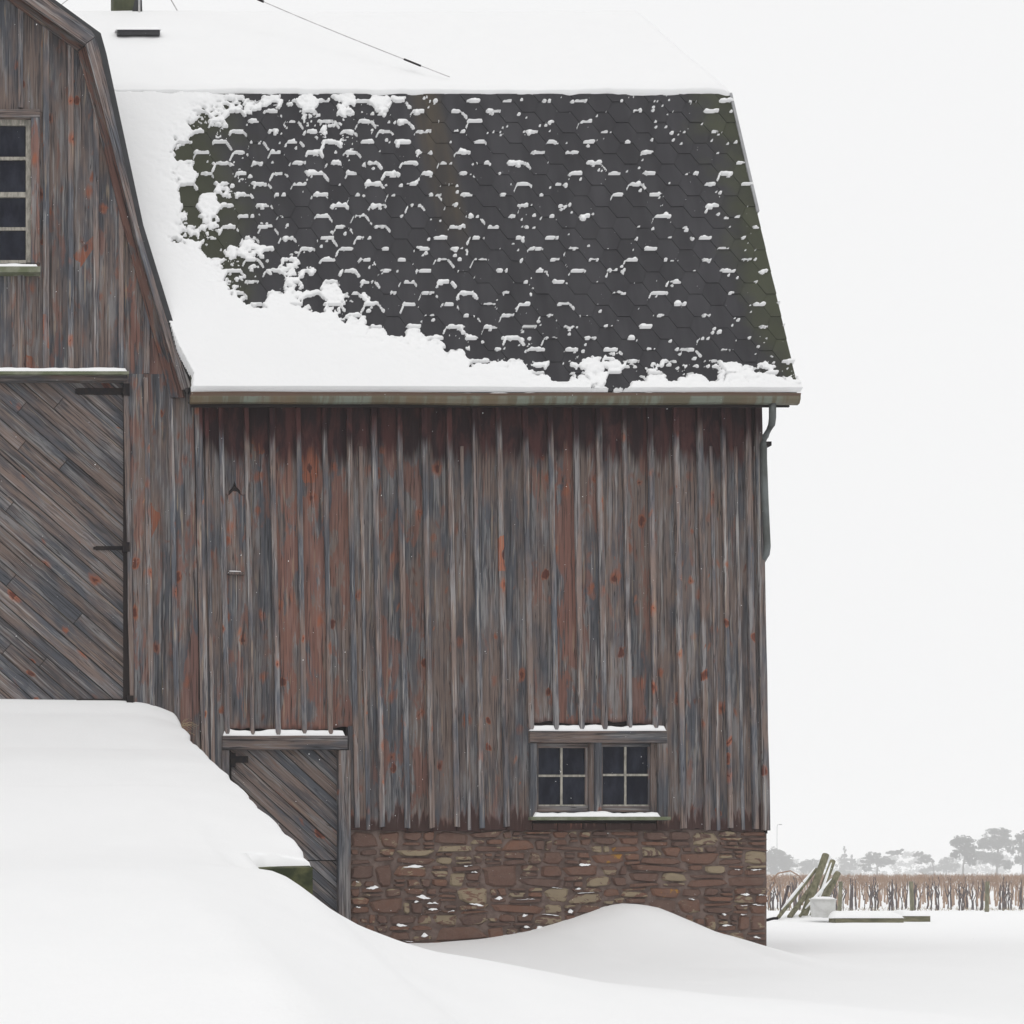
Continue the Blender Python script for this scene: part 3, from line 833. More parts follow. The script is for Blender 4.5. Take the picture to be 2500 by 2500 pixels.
for i in range(len(edges) - 1):
    x1, x0 = edges[i] - .004, edges[i + 1] + .004
    def put(z0, z1, red):
        pl = gable_clip([(p[0], p[1]) for p in ragged(x0, x1, z0, .008, 4)] + [(x1, z1), (x0, z1)])
        if len(pl) > 2: poly_board('board', pl, GY - random.uniform(0, .008), .024, M['gable_siding'], gw, color=bcol(red))
    if x1 > gwin[0] and x0 < gwin[1] - .06:
        put(gwin[3] - .05, 12, ured[i] * .6); put(HZ - .05, gwin[2] + .03, ured[i] + .2)
    else:
        put(HZ - .05, 12, ured[i])
    # battens
    if i > 0:
        xc = edges[i]
        for (za, zb_) in (((HZ + (.0 if i == 1 else -.03), 12),) if not (gwin[0] < xc < gwin[1]) else ((gwin[3], 12), (HZ - .03, gwin[2]))):
            wd = random.uniform(.06, .075)
            pl = gable_clip([(xc - wd / 2, za), (xc + wd / 2, za), (xc + wd / 2, zb_), (xc - wd / 2, zb_)])
            if len(pl) > 2: poly_board('batten', pl, GY - .03, .022, M['gable_batten'], gw, color=bcol(.12), jitter=.004)
poly_board('board', [(X(88), gwin[2] - .1), (X(111), gwin[2] - .1), (X(111), gwin[3] + .1), (X(88), gwin[3] + .1)], GY - .002, .024, M['gable_siding'], gw, color=bcol(.4))
# boards beside the big door
lb = [X(314), X(362), X(424), X(481)]
for i in range(3):
    x0, x1 = lb[i] + .004, lb[i + 1] - .004
    sh = lambda p: (p[0] - LEAN * (p[1] - 3.6), p[1])
    poly_board('board', [sh((x0, 1.2)), sh((x1, 1.2))] + gable_clip([(x1, 5.0), (x1, HZ + .03), (x0, HZ + .03), (x0, 5.0)])[1:] if False else [sh((x0, 1.2)), sh((x1, 1.2)), sh((x1, min(HZ + .03, 6.1))), sh((x0, min(HZ + .03, 6.1)))], GY - random.uniform(0, .008), .024, M['gable_siding'], gw, color=bcol((.6, .5, .65)[i]))
for px, wd in ((316, .06), (364, .06), (424, .06), (487, .05)):
    x = X(px); sh = lambda p: (p[0] - LEAN * (p[1] - 3.6), p[1])
    poly_board('batten', [sh((x - wd / 2, 1.2)), sh((x + wd / 2, 1.2)), sh((x + wd / 2, 6.05)), sh((x - wd / 2, 6.05))], GY - .03, .022, M['gable_batten'], gw, color=bcol(.12), jitter=.004)
# big door: two leaves of diagonal planks
bd = MB().box(BD[0], BD[1], GY + .09, GY + .12, 1.0, HZ, lean=True).build('barn_door', M['backing'], barn)
tag(bd, 'large barn door of diagonal weathered planks with black hinges')
diagonal_planks(bd, 0.0, BD[1] + .03, 1.9, HZ - .02, GY + .045, 0.17, 41, M['plank'], reds=.22)
diagonal_planks(bd, BD[0], -.02, 1.9, HZ - .02, GY + .045, 0.17, 139, M['plank'], reds=.3)
for (a, b, c0, c1) in ((184, 309, 945, 965), (228, 309, 1331, 1345), (186, 318, 1704, 1718)):
    mb = MB(); yy = GY + .02
    n_ = 8
    xa, xb, za, zb_ = X(a), X(b), Z(c1), Z(c0)
    mb.box(xa + .03, xb - .02, yy + .004, yy + .022, za + .012, zb_ - .012)
    mb.box(xb - .05, xb + .03, GY - .055, yy + .02, za - .02, zb_ + .02)
    mb.box(xa, xa + .06, yy, yy + .022, za + .02, zb_ - .02)
    mb.build('strap_hinge', M['iron'], bd)
# door header beam with drip board
trim_board('door_header', -500, 311, 914, 929, GY - .07, .10, bd, horiz=True, color=(.35, .38, 0))
o = MB().box(X(-500, -.1), X(314, -.1), GY - .12, GY + .0, Z(915, -.12), Z(908, -.12)).build('drip_board', M['sill'], bd)
# upper window
uw = MB().box(gwin[0], gwin[1], GY + .10, GY + .11, gwin[2], gwin[3]).build('gable_window', M['dark'], barn)
tag(uw, 'tall many paned gable window in a worn wooden frame')
yy = GY - .05
trim_board('window_header', -210, 98, 266, 285, yy - .01, .08, uw, horiz=True, color=(.25, .56, 0))
trim_board('jamb', 76, 97, 286, 642, yy, .08, uw, color=(.75, .62, 0))
trim_board('jamb', -209, -188, 286, 642, yy, .08, uw, color=(.5, .56, 0))
ysash = GY + .015
trim_board('sash_stile', 63, 76, 292, 641, ysash, .04, uw, M['sash'], jit=0)
trim_board('sash_stile', -188, -176, 292, 641, ysash, .04, uw, M['sash'], jit=0)
for (a, b) in ((292, 306), (470, 482), (636, 643)):
    MB().box(X(-176, ysash), X(63, ysash), ysash - (.012 if a > 400 else 0), ysash + .04, Z(b, ysash), Z(a, ysash)).build('sash_rail', M['sash'], uw)
for a in (386, 558):
    MB().box(X(-176, ysash), X(63, ysash), ysash + .004, ysash + .036, Z(a + 4, ysash), Z(a - 3.5, ysash)).build('muntin', M['sash'], uw)
colx = [-176, -116, -57, 2.5 - 6, 63]
for a in colx[1:-1]:
    MB().box(X(a - 2.5, ysash), X(a + 2.5, ysash), ysash + .006, ysash + .034, Z(641, ysash), Z(306, ysash)).build('muntin', M['sash'], uw)
for k in range(4):
    for (qa, qb) in ((306, 383), (390, 470), (482, 555), (562, 637)):
        tx, tz = random.uniform(-.006, .006), random.uniform(-.006, .006)
        x0, x1, z0, z1 = X(colx[k] + 2, .03), X(colx[k + 1] - 2, .03), Z(qb, .03) - .01, Z(qa, .03) + .01
        y0 = GY + .036
        vv = [(x0, y0 + tx, z0), (x1, y0 - tx, z0), (x1, y0 - tx + tz, z1), (x0, y0 + tx + tz, z1)]
        vv += [(p[0], p[1] + .003, p[2]) for p in vv]
        mesh_obj('pane', vv, [(0, 1, 2, 3), (7, 6, 5, 4), (0, 4, 5, 1), (1, 5, 6, 2), (2, 6, 7, 3), (3, 7, 4, 0)], M['glass'], uw)
MB().box(X(-213, -.1), X(98, -.1), GY - .14, GY + .03, Z(668, -.12), Z(654, -.12)).build('window_sill', M['sill'], uw)

# ---- roofs
EV = Vector((0, -0.42, 5.79)); BR = Vector((0, 0.95, 9.98)); RG = Vector((0, 3.42, 12.24))
RX0, RX1 = -6.2, 10.03           # roof ends (x at ZREF reference)
def rl(x, z): return x - 0.042 * (z - ZREF)
L1 = (BR - EV).length; D1 = (BR - EV).normalized(); N1 = Vector((0, -D1.z, D1.y))
L2 = (RG - BR).length; D2 = (RG - BR).normalized(); N2 = Vector((0, -D2.z, D2.y))
if N1.y > 0: N1 = -N1
if N2.z < 0: N2 = -N2
def rp(u, v, n, lower=True):
    E, D, Nn = (EV, D1, N1) if lower else (BR, D2, N2)
    p = E + D * v + Nn * n
    return (rl(u, p.z), p.y, p.z)
prof_out = [(-0.42, 5.79), (0.95, 9.98), (3.42, 12.24), (5.89, 9.98), (7.26, 5.79)]
prof_in = [(-0.30, 5.72), (1.02, 9.88), (3.42, 12.08), (5.82, 9.88), (7.14, 5.72)]
gpz = [5.0, 5.95, 6.34, 7.83, 8.97, 9.90, 10.15]; gpx = [2.70, 2.79, 2.62, 2.16, 1.915, 1.715, 1.64]
def wing_x(z): return np.interp(z, gpz, gpx)
v = []; f = []
lv = np.linspace(0, 1, 15)
nl = len(lv)
for q in lv:
    y, z = -0.42 + 1.37 * q, 5.79 + 4.19 * q
    yi, zi = -0.30 + 1.32 * q, 5.72 + 4.16 * q
    v += [(float(wing_x(z)), y, z), (rl(RX1, z), y, z), (float(wing_x(zi)), yi, zi), (rl(RX1, zi), yi, zi)]
for k in range(nl - 1):
    b = 4 * k
    f += [(b, b + 1, b + 5, b + 4), (b + 2, b + 6, b + 7, b + 3), (b, b + 4, b + 6, b + 2), (b + 1, b + 3, b + 7, b + 5)]
f.append((0, 2, 3, 1))
b0 = len(v)
for xr in (RX0, RX1):
    for (y, z) in prof_out[1:] + prof_in[1:]: v.append((rl(xr, z), y, z))
for k in range(3):
    f.append((b0 + k, b0 + k + 1, b0 + 9 + k, b0 + 8 + k)); f.append((b0 + 4 + k, b0 + 12 + k, b0 + 13 + k, b0 + 5 + k))
    for b in (b0, b0 + 8): f.append((b + k, b + k + 1, b + 5 + k, b + 4 + k))
f.append((b0 + 3, b0 + 7, b0 + 15, b0 + 11))
roof = mesh_obj('roof', v, f, M['shingle'], barn)
tag(roof, 'dark hexagon shingle gambrel roof partly bare of snow')
# pale metal strip on the upper part of the verge
mb = MB()
va, vb = 0.585 * L1, L1
b = len(mb.v)
for vv_ in (va, vb):
    for (du, dn) in ((-.012, .022), (.022, .022), (.022, -.09), (-.012, -.09)):
        mb.v.append(rp(RX1 + du, vv_, dn))
for i in range(4):
    j = (i + 1) % 4; mb.f.append((i, j, 4 + j, 4 + i))
mb.f.append((0, 3, 2, 1)); mb.f.append((4, 5, 6, 7))
mb.build('verge_trim', M['verge'], roof)

# snow field on the lower slope, built in slope coordinates
def to_uv(px, py):
    d = Vector(((px + 95) / 4000, 1, (2135 - py) / 4000)); o_ = Vector((0, -EYE_D, 0))
    t = (EV - o_).dot(N1) / d.dot(N1); p = o_ + d * t
    return (p.x + 0.042 * (p.z - ZREF), (p - EV).dot(D1))
bare = [(520, 262), (600, 245), (760, 250), (900, 258), (985, 240), (1035, 229), (1400, 200), (1830, 200), (1900, 500), (1990, 945), (1900, 912), (1835, 900), (1760, 906), (1650, 925), (1500, 914), (1380, 925), (1300, 905), (1240, 885), (1150, 868), (1050, 825), (930, 812), (850, 775), (750, 742), (690, 712), (620, 725), (560, 700), (520, 640), (492, 585), (452, 572), (478, 500), (440, 410), (450, 350), (480, 300)]
bare = np.array([to_uv(*p) for p in bare])
du = 0.0125
us = np.arange(1.55, RX1 + 0.03, du); vs = np.arange(-0.03, L1 + 0.02, du)
UU, VV = np.meshgrid(us, vs)
def sdist(P, poly):
    d = np.full(P.shape[0], 1e9); inside = np.zeros(P.shape[0], bool)
    for i in range(len(poly)):
        a, b = poly[i], poly[(i + 1) % len(poly)]
        ab = b - a; ap = P - a
        t = np.clip((ap @ ab) / (ab @ ab), 0, 1)
        q = ap - t[:, None] * ab
        d = np.minimum(d, np.hypot(q[:, 0], q[:, 1]))
        c1 = (a[1] > P[:, 1]) != (b[1] > P[:, 1])
        with np.errstate(divide='ignore', invalid='ignore'):
            xi = (b[0] - a[0]) * (P[:, 1] - a[1]) / (b[1] - a[1]) + a[0]
        inside ^= c1 & (P[:, 0] < xi)
    return np.where(inside, -d, d)
SD = sdist(np.stack([UU.ravel(), VV.ravel()], 1), bare).reshape(UU.shape)
n1 = vnoise(UU * 3.3, VV * 4.2, 21); n2 = vnoise(UU * 9, VV * 11, 22); n3 = vnoise(UU * 24, VV * 28, 23)
# hexagon shingles
HW, HH = 0.2335, L1 / 13.6       # column pitch, hexagon height
ha = HW / 1.5 * 1.0              # half width of hexagon (corner to centre)
def hexpts(cu, cv, k=1.0):
    a = ha * k; h = HH / 2 * k
    return [(cu - a, cv), (cu - a / 2, cv - h), (cu + a / 2, cv - h), (cu + a, cv), (cu + a / 2, cv + h), (cu - a / 2, cv + h)]
cells = []
ncol = int((RX1 - 1.6) / HW) + 2
for c_ in range(ncol):
    cu = RX1 - 0.05 - c_ * HW
    for r_ in range(16):
        cv = -0.1 + (r_ + 0.5 * (c_ % 2)) * HH
        if cv > L1 + HH * .4: continue
        cells.append((cu, cv))
cells = np.array(cells)
csd = sdist(cells, bare)
def stamp(u0, u1, v0, v1):
    i0, i1 = np.searchsorted(us, [u0, u1]); j0, j1 = np.searchsorted(vs, [v0, v1])
    return slice(max(0, j0), max(0, j1)), slice(max(0, i0), max(0, i1))
def seg_d(U, Vv, a, b):
    abx, aby = b[0] - a[0], b[1] - a[1]; L = abx * abx + aby * aby + 1e-9
    t = np.clip(((U - a[0]) * abx + (Vv - a[1]) * aby) / L, 0, 1)
    return np.hypot(U - a[0] - t * abx, (Vv - a[1] - t * aby) * 1.15)
EE = np.zeros_like(UU); JJ = np.zeros_like(UU); KK = np.zeros_like(UU)
for (cu, cv), sd_ in zip(cells, csd):
    if sd_ > 0.6: continue
    sl_ = stamp(cu - .27, cu + .27, cv - .2, cv + .27)
    if UU[sl_].size == 0: continue
    U, Vv = UU[sl_], VV[sl_]
    right = min(1, max(0, (cu - 5.0) / 3.6))
    top = cv + HH / 2 + .008
    wr = random.uniform(.78 - .16 * right, 1.3)
    if random.random() < .08 + .50 * right: wr *= random.uniform(.1, .5)
    a = ha / 2 * random.uniform(.55, 1.1); sh = random.uniform(-.03, .03)
    rad = random.uniform(.011, .023) + random.random() ** 3 * .014
    d_ = seg_d(U, Vv, (cu - a + sh, top), (cu + a + sh, top + random.uniform(-.008, .008)))
    e_ = wr * np.exp(-(d_ / rad) ** 2)
    for _ in range(random.choice((0, 1, 1, 2))):      # uneven lumps along the ridge
        bu = cu + sh + random.uniform(-1.1, 1.1) * a; bv = top + random.uniform(-.022, .014); br = rad * random.uniform(.9, 1.7)
        e_ = np.maximum(e_, wr * np.exp(-(np.hypot((U - bu) * .75, Vv - bv) / br) ** 2))
    e_ = e_ * (1 + .45 * n3[sl_] + .3 * n2[sl_])
    for s_, pl in ((-1, .95 - .65 * right), (1, .8 - .62 * right)):
        if random.random() < pl:
            l_ = random.uniform(.12, .75)
            d_ = seg_d(U, Vv, (cu + s_ * ha / 2, top - .004), (cu + s_ * ha / 2 * (1 + l_), top - HH / 2 * l_))
            e_ = np.maximum(e_, wr * random.uniform(.55, .95) * np.exp(-(d_ / (rad * .8)) ** 2))
    if random.random() < .35:          # a crumb or two that has slid down
        for _ in range(random.choice((1, 2, 2, 3))):
            d_ = np.hypot((U - cu - random.uniform(-.14, .14)) * .7, Vv - cv - random.uniform(-.02, .15))
            e_ = np.maximum(e_, random.uniform(.6, 1.05) * np.exp(-(d_ / random.uniform(.010, .022)) ** 2))
    EE[sl_] = np.maximum(EE[sl_], e_)
    q_ = np.maximum(np.abs(Vv - cv) / (HH / 2), (np.abs(U - cu) + np.abs(Vv - cv) * ha / HH) / ha)
    kv_ = random.uniform(-1, 1)
    KK[sl_] = np.where(q_ < 1, kv_ * (np.clip((1 - q_) / .25, 0, 1) ** .5 if kv_ > 0 else 1) + .25 * (cv - Vv) / HH * -1, KK[sl_])
    d_ = seg_d(U, Vv, (cu - ha / 2, top - .024), (cu + ha / 2, top - .024))
    j_ = np.exp(-(d_ / .011) ** 2)
    for s_ in (-1, 1):
        d_ = seg_d(U, Vv, (cu + s_ * ha / 2, top - .026), (cu + s_ * ha, top - .02 - HH / 2))
        j_ = np.maximum(j_, .55 * np.exp(-(d_ / .010) ** 2))
    JJ[sl_] = np.maximum(JJ[sl_], j_ * random.uniform(.3, 1.0))
n4 = vnoise(UU * 52, VV * 58, 24); n0 = vnoise(UU * 1.3, VV * 1.6, 20)
fbm = .30 * n0 + .42 * n1 + .44 * n2 + .50 * n3 + .34 * n4
leftw = np.clip((7.4 - UU) / 4.4, 0, 1)
SDn = SD - .05 + .05 * n1 + .03 * n2
SDn = np.maximum(SDn, .20 + .03 * n1 + .02 * n2 - VV)        # the eave course stays covered
S = np.where(SDn < 0, (.42 + .16 * leftw) * np.exp(np.clip(SDn, -9, 0) / (.20 + .55 * leftw)), .42 + .16 * leftw + np.clip(SDn / .16, 0, 8) * .6)
low = np.exp(-((VV - .33 - .02 * n2) / .05) ** 2) * np.clip((UU - 5.4) / 1.0, 0, 1) * .42 * np.clip(.55 + .9 * n1, 0, 1.3)      # course that held more snow near the eave
C = S * 1.02 + low + EE * (1.02 + .25 * S) + (KK * .60 * np.clip(S * 2.2, 0, 1) + fbm * (.36 + .06 * np.clip(S, 0, 1))) * np.clip(1.7 - S * .8, .1, 1) - JJ * .75 * np.clip(1.3 - np.clip(SDn, 0, 2) * 3.0, 0, 1) - .53
T = np.where(C > 0, .006 + .030 * (1 - np.exp(-np.clip(C, 0, None) / .16)) + .055 * (1 - np.exp(-np.clip(SDn, 0, None) / .3)) + .004 * n3 * np.clip(1 - SDn * 2, .2, 1), -.03)
# clean end at the verge and eave
T = np.where(VV > L1 - 0.05 - .02 * n2, -.03, T)
_zw = EV.z + D1.z * VV
T = np.where(UU - 0.042 * (_zw - ZREF) < wing_x(_zw) - 0.02, -.03, T)
base_n = 0.012
Nf = np.where(T > 0, base_n + T, -0.02)
Nf[0, :] = np.where(T[0, :] > 0, 0.0, Nf[0, :])
zz = EV.z + D1.z * VV + N1.z * Nf
P = np.stack([UU - 0.042 * (zz - ZREF), EV.y + D1.y * VV + N1.y * Nf, zz], -1)
nyv, nxv = UU.shape
keep = T > 0
kf = keep[:-1, :-1] | keep[1:, :-1] | keep[:-1, 1:] | keep[1:, 1:]
I = (np.arange(nyv - 1)[:, None] * nxv + np.arange(nxv - 1)[None, :])
I = I[kf]
F = np.stack([I, I + 1, I + 1 + nxv, I + nxv], 1)
used = np.unique(F); remap = np.full(nyv * nxv, -1); remap[used] = np.arange(len(used))
o = np_mesh('roof_snow', P.reshape(-1, 3)[used], remap[F], M['roof_snow'])
tag(o, 'snow sheet and clumps caught on the steep lower roof slope', 'snow', kind='stuff')

# shingles as pieces
def snow_cover(cu, cv):
    sl_ = stamp(cu - .1, cu + .1, cv - .12, cv + .12)
    q = T[sl_]
    return float((q > 0).mean()) if q.size else 1.0
def shingle_geo(cu, cv):
    hp = hexpts(cu, cv, 0.985)
    hp = clip_poly(hp, 1, 0, RX1 - .002); 
    if hp: hp = clip_poly(hp, 0, 1, L1 - .004)
    if hp: hp = clip_poly(hp, 0, -1, .02)
    if len(hp) < 3 or abs(area(hp)) < .004: return None
    _z = EV.z + D1.z * cv
    if rl(cu, _z) < float(wing_x(_z)) + .14: return None
    top = cv + HH / 2; v = []; n = len(hp)
    w0 = random.uniform(.005, .010)
    for p in hp:
        s = (top - p[1]) / HH
        v.append((p[0], p[1], .003 + (w0) * s + random.uniform(0, .0025) * s))
    low = [(p[0], p[1], -.004) for p in hp]
    f = [tuple(range(n))] + [(i, n + i, n + (i + 1) % n, (i + 1) % n) for i in range(n)]
    return [rp(*q) for q in v] + [rp(*q) for q in low], f
order = sorted(range(len(cells)), key=lambda k: snow_cover(*cells[k]) + (0 if csd[k] < 0 else .3))
bulkv, bulkf = [], []
cnt = 0
for k in order:
    gme = shingle_geo(*cells[k])
    if gme is None: continue
    if cnt < 298 and csd[k] < 0.05:
        c0 = Vector(gme[0][0])
        mesh_obj('shingle', [tuple(Vector(q) - c0) for q in gme[0]], gme[1], M['shingle'], roof, loc=c0); cnt += 1
    else:
        b = len(bulkv); bulkv += gme[0]; bulkf += [tuple(b + i for i in ff_) for ff_ in gme[1]]
o = mesh_obj('shingle_field', bulkv, bulkf, M['shingle'], roof); o['kind'] = 'stuff'

# deep snow on the upper slope, over the ridge
us2 = np.concatenate([np.arange(RX0, -1, .4), np.arange(-1, RX1 - .02, .06), [RX1 - .02, RX1 - .005]])
vs2 = np.concatenate([[-.012, -.005], np.arange(.02, L2, .06), [L2]])
U2, V2 = np.meshgrid(us2, vs2)
a1 = vnoise(U2 * .7, V2 * 1.1, 41); a2 = vnoise(U2 * 2.5, V2 * 3.5, 42); a3 = vnoise(U2 * 8, V2 * 10, 43)
edge = 0.022 * vnoise(us2 * 4.5, us2 * 0, 44) + .014 * vnoise(us2 * 13, us2 * 0, 45)
th = 0.085 + .016 * a1 + .008 * a2 + .003 * a3
th *= np.clip(.45 + (V2 + .04) / .25, .3, 1) * np.clip(.35 + (RX1 - U2) / .15, .35, 1)
V2e = V2 + np.where(V2 < .1, edge[None, :], 0)
th[0, :] = -0.01
th[:, -1] = -0.02
zz = BR.z + D2.z * V2e + N2.z * th; yy_ = BR.y + D2.y * V2e + N2.y * th
xx_ = U2 - 0.042 * (zz - ZREF)
P = np.stack([xx_, yy_, zz], -1)
top_row = P[-1].copy(); back = top_row.copy(); back[:, 1] = 3.42 + (3.42 - top_row[:, 1]); 
crest = top_row.copy(); crest[:, 1] = 3.42; crest[:, 2] += .015
rows = [P[i] for i in range(len(vs2))] + [crest, back]
b2 = back.copy(); b2[:, 1] += 2.4; b2[:, 2] -= 2.2; rows.append(b2)
V = np.concatenate(rows); nr = len(us2); nrow = len(rows)
I = (np.arange(nrow - 1)[:, None] * nr + np.arange(nr - 1)[None, :]).ravel()
F = np.stack([I, I + 1, I + 1 + nr, I + nr], 1)
o = np_mesh('upper_roof_snow', V, F, M['roof_snow'])
tag(o, 'smooth unbroken snow on the gentle upper roof slope', 'snow', kind='stuff')

# gable roof of the wing, with barge boards
gro = [(2.85, 5.90), (2.66, 6.34), (2.20, 7.83), (1.955, 8.97), (1.755, 9.90), (1.685, 10.15), (0.0, 11.38)]
gri = [(2.76, 5.86), (2.56, 6.30), (2.10, 7.78), (1.85, 8.92), (1.65, 9.86), (1.585, 10.05), (0.0, 11.24)]
for s, nm in ((1, 'gable_roof'), (-1, 'gable_roof')):
    v = []; f = []
    for yy in (-.235, 3.0):
        for q in gro + gri: v.append((s * q[0], yy, q[1]))
    n_ = len(gro)
    for k in range(n_ - 1):
        f += [(k, k + 1, 2 * n_ + k + 1, 2 * n_ + k), (n_ + k, 3 * n_ + k, 3 * n_ + k + 1, n_ + k + 1), (k, n_ + k, n_ + k + 1, k + 1)]
    f.append((0, 2 * n_, 3 * n_, n_))
    gr = mesh_obj(nm, v, f, M['flashing'], barn)
    # barge board in two lengths: lower steep and upper
    outer = [(2.785, 5.88), (2.60, 6.29), (2.14, 7.80), (1.89, 8.94), (1.68, 9.88), (1.62, 10.09)]
    inner = [(2.66, 5.84), (2.43, 6.57), (2.085, 7.76), (1.69, 9.30), (1.50, 10.0)]
    poly_board('barge_board', [(s * p[0], p[1]) for p in outer] + [(s * p[0], p[1]) for p in inner[::-1]], -.262, .03, M['barge'], gr, angle=s * R(-15), color=(.05, .62, 0), jitter=.004)
    up_o = [(1.62, 10.10), (1.57, 10.17), (0.0, 11.30)]; up_i = [(1.50, 10.01), (0.0, 11.08)]
    poly_board('barge_board', [(s * p[0], p[1]) for p in up_o] + [(s * p[0], p[1]) for p in up_i[::-1]], -.259, .03, M['barge'], gr, angle=s * R(-55), color=(.05, .58, 0), jitter=.004)
    # frieze board against the wall
    fo = [(2.72, 5.80), (2.49, 6.62), (2.14, 7.83), (1.745, 9.38), (1.55, 10.10)]
    fi = [(2.55, 5.80), (2.33, 6.58), (1.99, 7.80), (1.60, 9.34), (1.42, 10.0)]
    poly_board('frieze_board', [(s * p[0], p[1]) for p in fo] + [(s * p[0], p[1]) for p in fi[::-1]], GY - .055, .022, M['gable_siding'], gr, angle=s * R(-14), color=(.85, .46, 0), jitter=.004)
    poly_board('frieze_board', [(s * p[0], p[1]) for p in ((1.55, 10.12), (0, 11.22))] + [(s * p[0], p[1]) for p in ((0, 11.04), (1.42, 10.02))], GY - .052, .022, M['gable_siding'], gr, angle=s * R(-55), color=(.75, .46, 0), jitter=.004)
    # soffit
    v = []; f = []
    for yy in (-.24, GY - .01):
        for q in gri: v.append((s * (q[0] - .012), yy, q[1] - .012))
    for k in range(n_ - 1): f.append((k, k + 1, n_ + k + 1, n_ + k))
    mesh_obj('soffit', v, f, M['trim'], gr).color = (.4, .35, 0, 1)

# snow on the wing's own right-hand slope (continues the main field)
# ---- gutter and downpipe
gx0, gx1 = X(464, -.48), X(1948, -.48)
gzt, gzb = Z(961, -.50), Z(985, -.50)
mb = MB()
prof_g = [(-.44, 0), (-.435, -.10), (-.47, -.118), (-.52, -.110), (-.545, -.06), (-.548, -.012), (-.556, -.002), (-.552, .006), (-.535, .002), (-.532, -.03), (-.50, -.08), (-.45, -.03)]
ng = len(prof_g); seg = 24
for k in range(seg + 1):
    s = k / seg; x = gx0 + (gx1 - gx0) * s
    dz = .006 * math.sin(s * 9) + .004 * math.sin(s * 23) - .012 * s
    for (y, z) in prof_g: mb.v.append((x, y, z + dz))
for k in range(seg):
    for i in range(ng):
        j = (i + 1) % ng
        mb.f.append((k * ng + i, k * ng + j, (k + 1) * ng + j, (k + 1) * ng + i))
mb.f.append(tuple(range(ng))[::-1]); mb.f.append(tuple(seg * ng + i for i in range(ng)))
gut = mb.build('gutter', M['gutter'], barn)
for q in gut.data.vertices: q.co.z -= -0.03 if False else 0
gut.location = (0, 0, gzt)
tag(gut, 'long rusty green gutter under the eave')
# fascia and rafter soffit under the eave
MB().box(gx0 + .02, X(1925, -.4), -.425, -.40, gzb - .02, gzt + .04).build('fascia', M['backing'], barn)
mb = MB(); mb.v = [(gx0 + .03, -.41, gzb - .01), (X(1925, -.4), -.41, gzb - .01), (X(1880, 0), .0, gzb + .16), (gx0 + .03, .0, gzb + .16)]; mb.f = [(0, 3, 2, 1)]
mb.build('soffit', M['backing'], barn)
yd = -.20
pts = [(X(1886, -.48), -.48, gzb + .01), (X(1886, -.46), -.46, Z(1020, -.46)), (X(1884, -.42), -.42, Z(1036, -.42)), (X(1868, -.16), -.16, Z(1066, -.16)), (X(1863, -.08), -.09, Z(1082, -.09)), (X(1864, -.07), -.07, Z(1120, -.07)), (X(1868, -.07), -.07, Z(1230, -.07)), (X(1873, -.07), -.07, Z(1335, -.07)), (X(1872, -.07), -.06, Z(1352, -.06)), (X(1863, -.04), .0, Z(1372, .0))]
o = MB().tube(pts, .040, 12).build('downpipe', M['metal'], barn, smooth=True)
MB().box(X(1856), X(1872), -.12, .02, Z(1094), Z(1084)).build('pipe_bracket', M['iron'], barn)

# ---- chimney, mast, roof hatch
cy = 3.55
ch = MB()
x0, x1 = X(274, cy), X(334, cy)
ch.box(x0, x1, cy - .18, cy + .22, 11.6, 13.15)
ch.box(x0 - .04, x1 + .04, cy - .22, cy + .26, 13.15, 13.27)
ch = ch.build('chimney', M['chimney'], barn)
mb = MB()
mb.box(x0 - .025, x1 + .02, cy - .215, cy - .185, 12.12, Z(30, cy - .2))
mb.v += [(x1 - .12, cy - .22, 12.15), (x1 + .06, cy - .22, 12.15), (x1 + .05, cy - .22, 12.45), (x1 + .0, cy - .22, 12.52), (x1 - .05, cy - .22, 12.46)]
b = len(mb.v) - 5; mb.v += [(p[0], cy - .19, p[2]) for p in mb.v[b:b + 5]]
mb.f.append(tuple(b + i for i in range(5))[::-1]); mb.f.append(tuple(b + 5 + i for i in range(5)))
for i in range(5): mb.f.append((b + i, b + (i + 1) % 5, b + 5 + (i + 1) % 5, b + 5 + i))
mb.build('flashing', M['flashing'], ch)
MB().box(x0 + .06, x1 - .06, cy - .12, cy + .16, 13.26, 13.30).build('flue', M['dark'], ch)

mast = empty('antenna_mast', (X(340, cy), cy - .24, 12.2))
tag(mast, 'thin metal mast strapped beside the chimney with guy wires', 'mast')
mx_, my_ = X(340, cy - .24), cy - .24
def child(o): o.matrix_parent_inverse = mast.matrix_world.inverted(); return o
bpy.context.view_layer.update()
mz = Z(-133, my_)
child(MB().tube([(mx_, my_, 12.2), (mx_, my_, mz + .6)], .016, 8).build('pole', M['wire'], mast))
def on_upper(px, py):
    d = Vector(((px + 95) / 4000, 1, (2135 - py) / 4000)); o_ = Vector((0, -EYE_D, 0))
    t = (BR + N2 * .07 - o_).dot(N2) / d.dot(N2); return o_ + d * t
an = on_upper(1096, 198); A = Vector((mx_, my_, mz)); B = an + N2 * .05
pts = []
for k in range(17):
    s = k / 16; p = A.lerp(B, s); p.z -= .05 * math.sin(math.pi * s); pts.append(p)
gwm = child(MB().tube(pts, .0065, 6).build('guy_wire', M['wire'], mast))
q0, q1 = A.lerp(B, .865), A.lerp(B, .915); q0.z -= .02; q1.z -= .015
child(MB().tube([q0, q1], .012, 8).build('turnbuckle', M['iron'], mast))
q0, q1 = A.lerp(B, .405), A.lerp(B, .425); q0.z -= .047; q1.z -= .048
child(MB().tube([q0, q1], .016, 8).build('insulator', M['iron'], mast))
child(MB().tube([A, (X(482, 3.9), 3.9, 12.1)], .008, 6).build('guy_wire', M['wire'], mast))
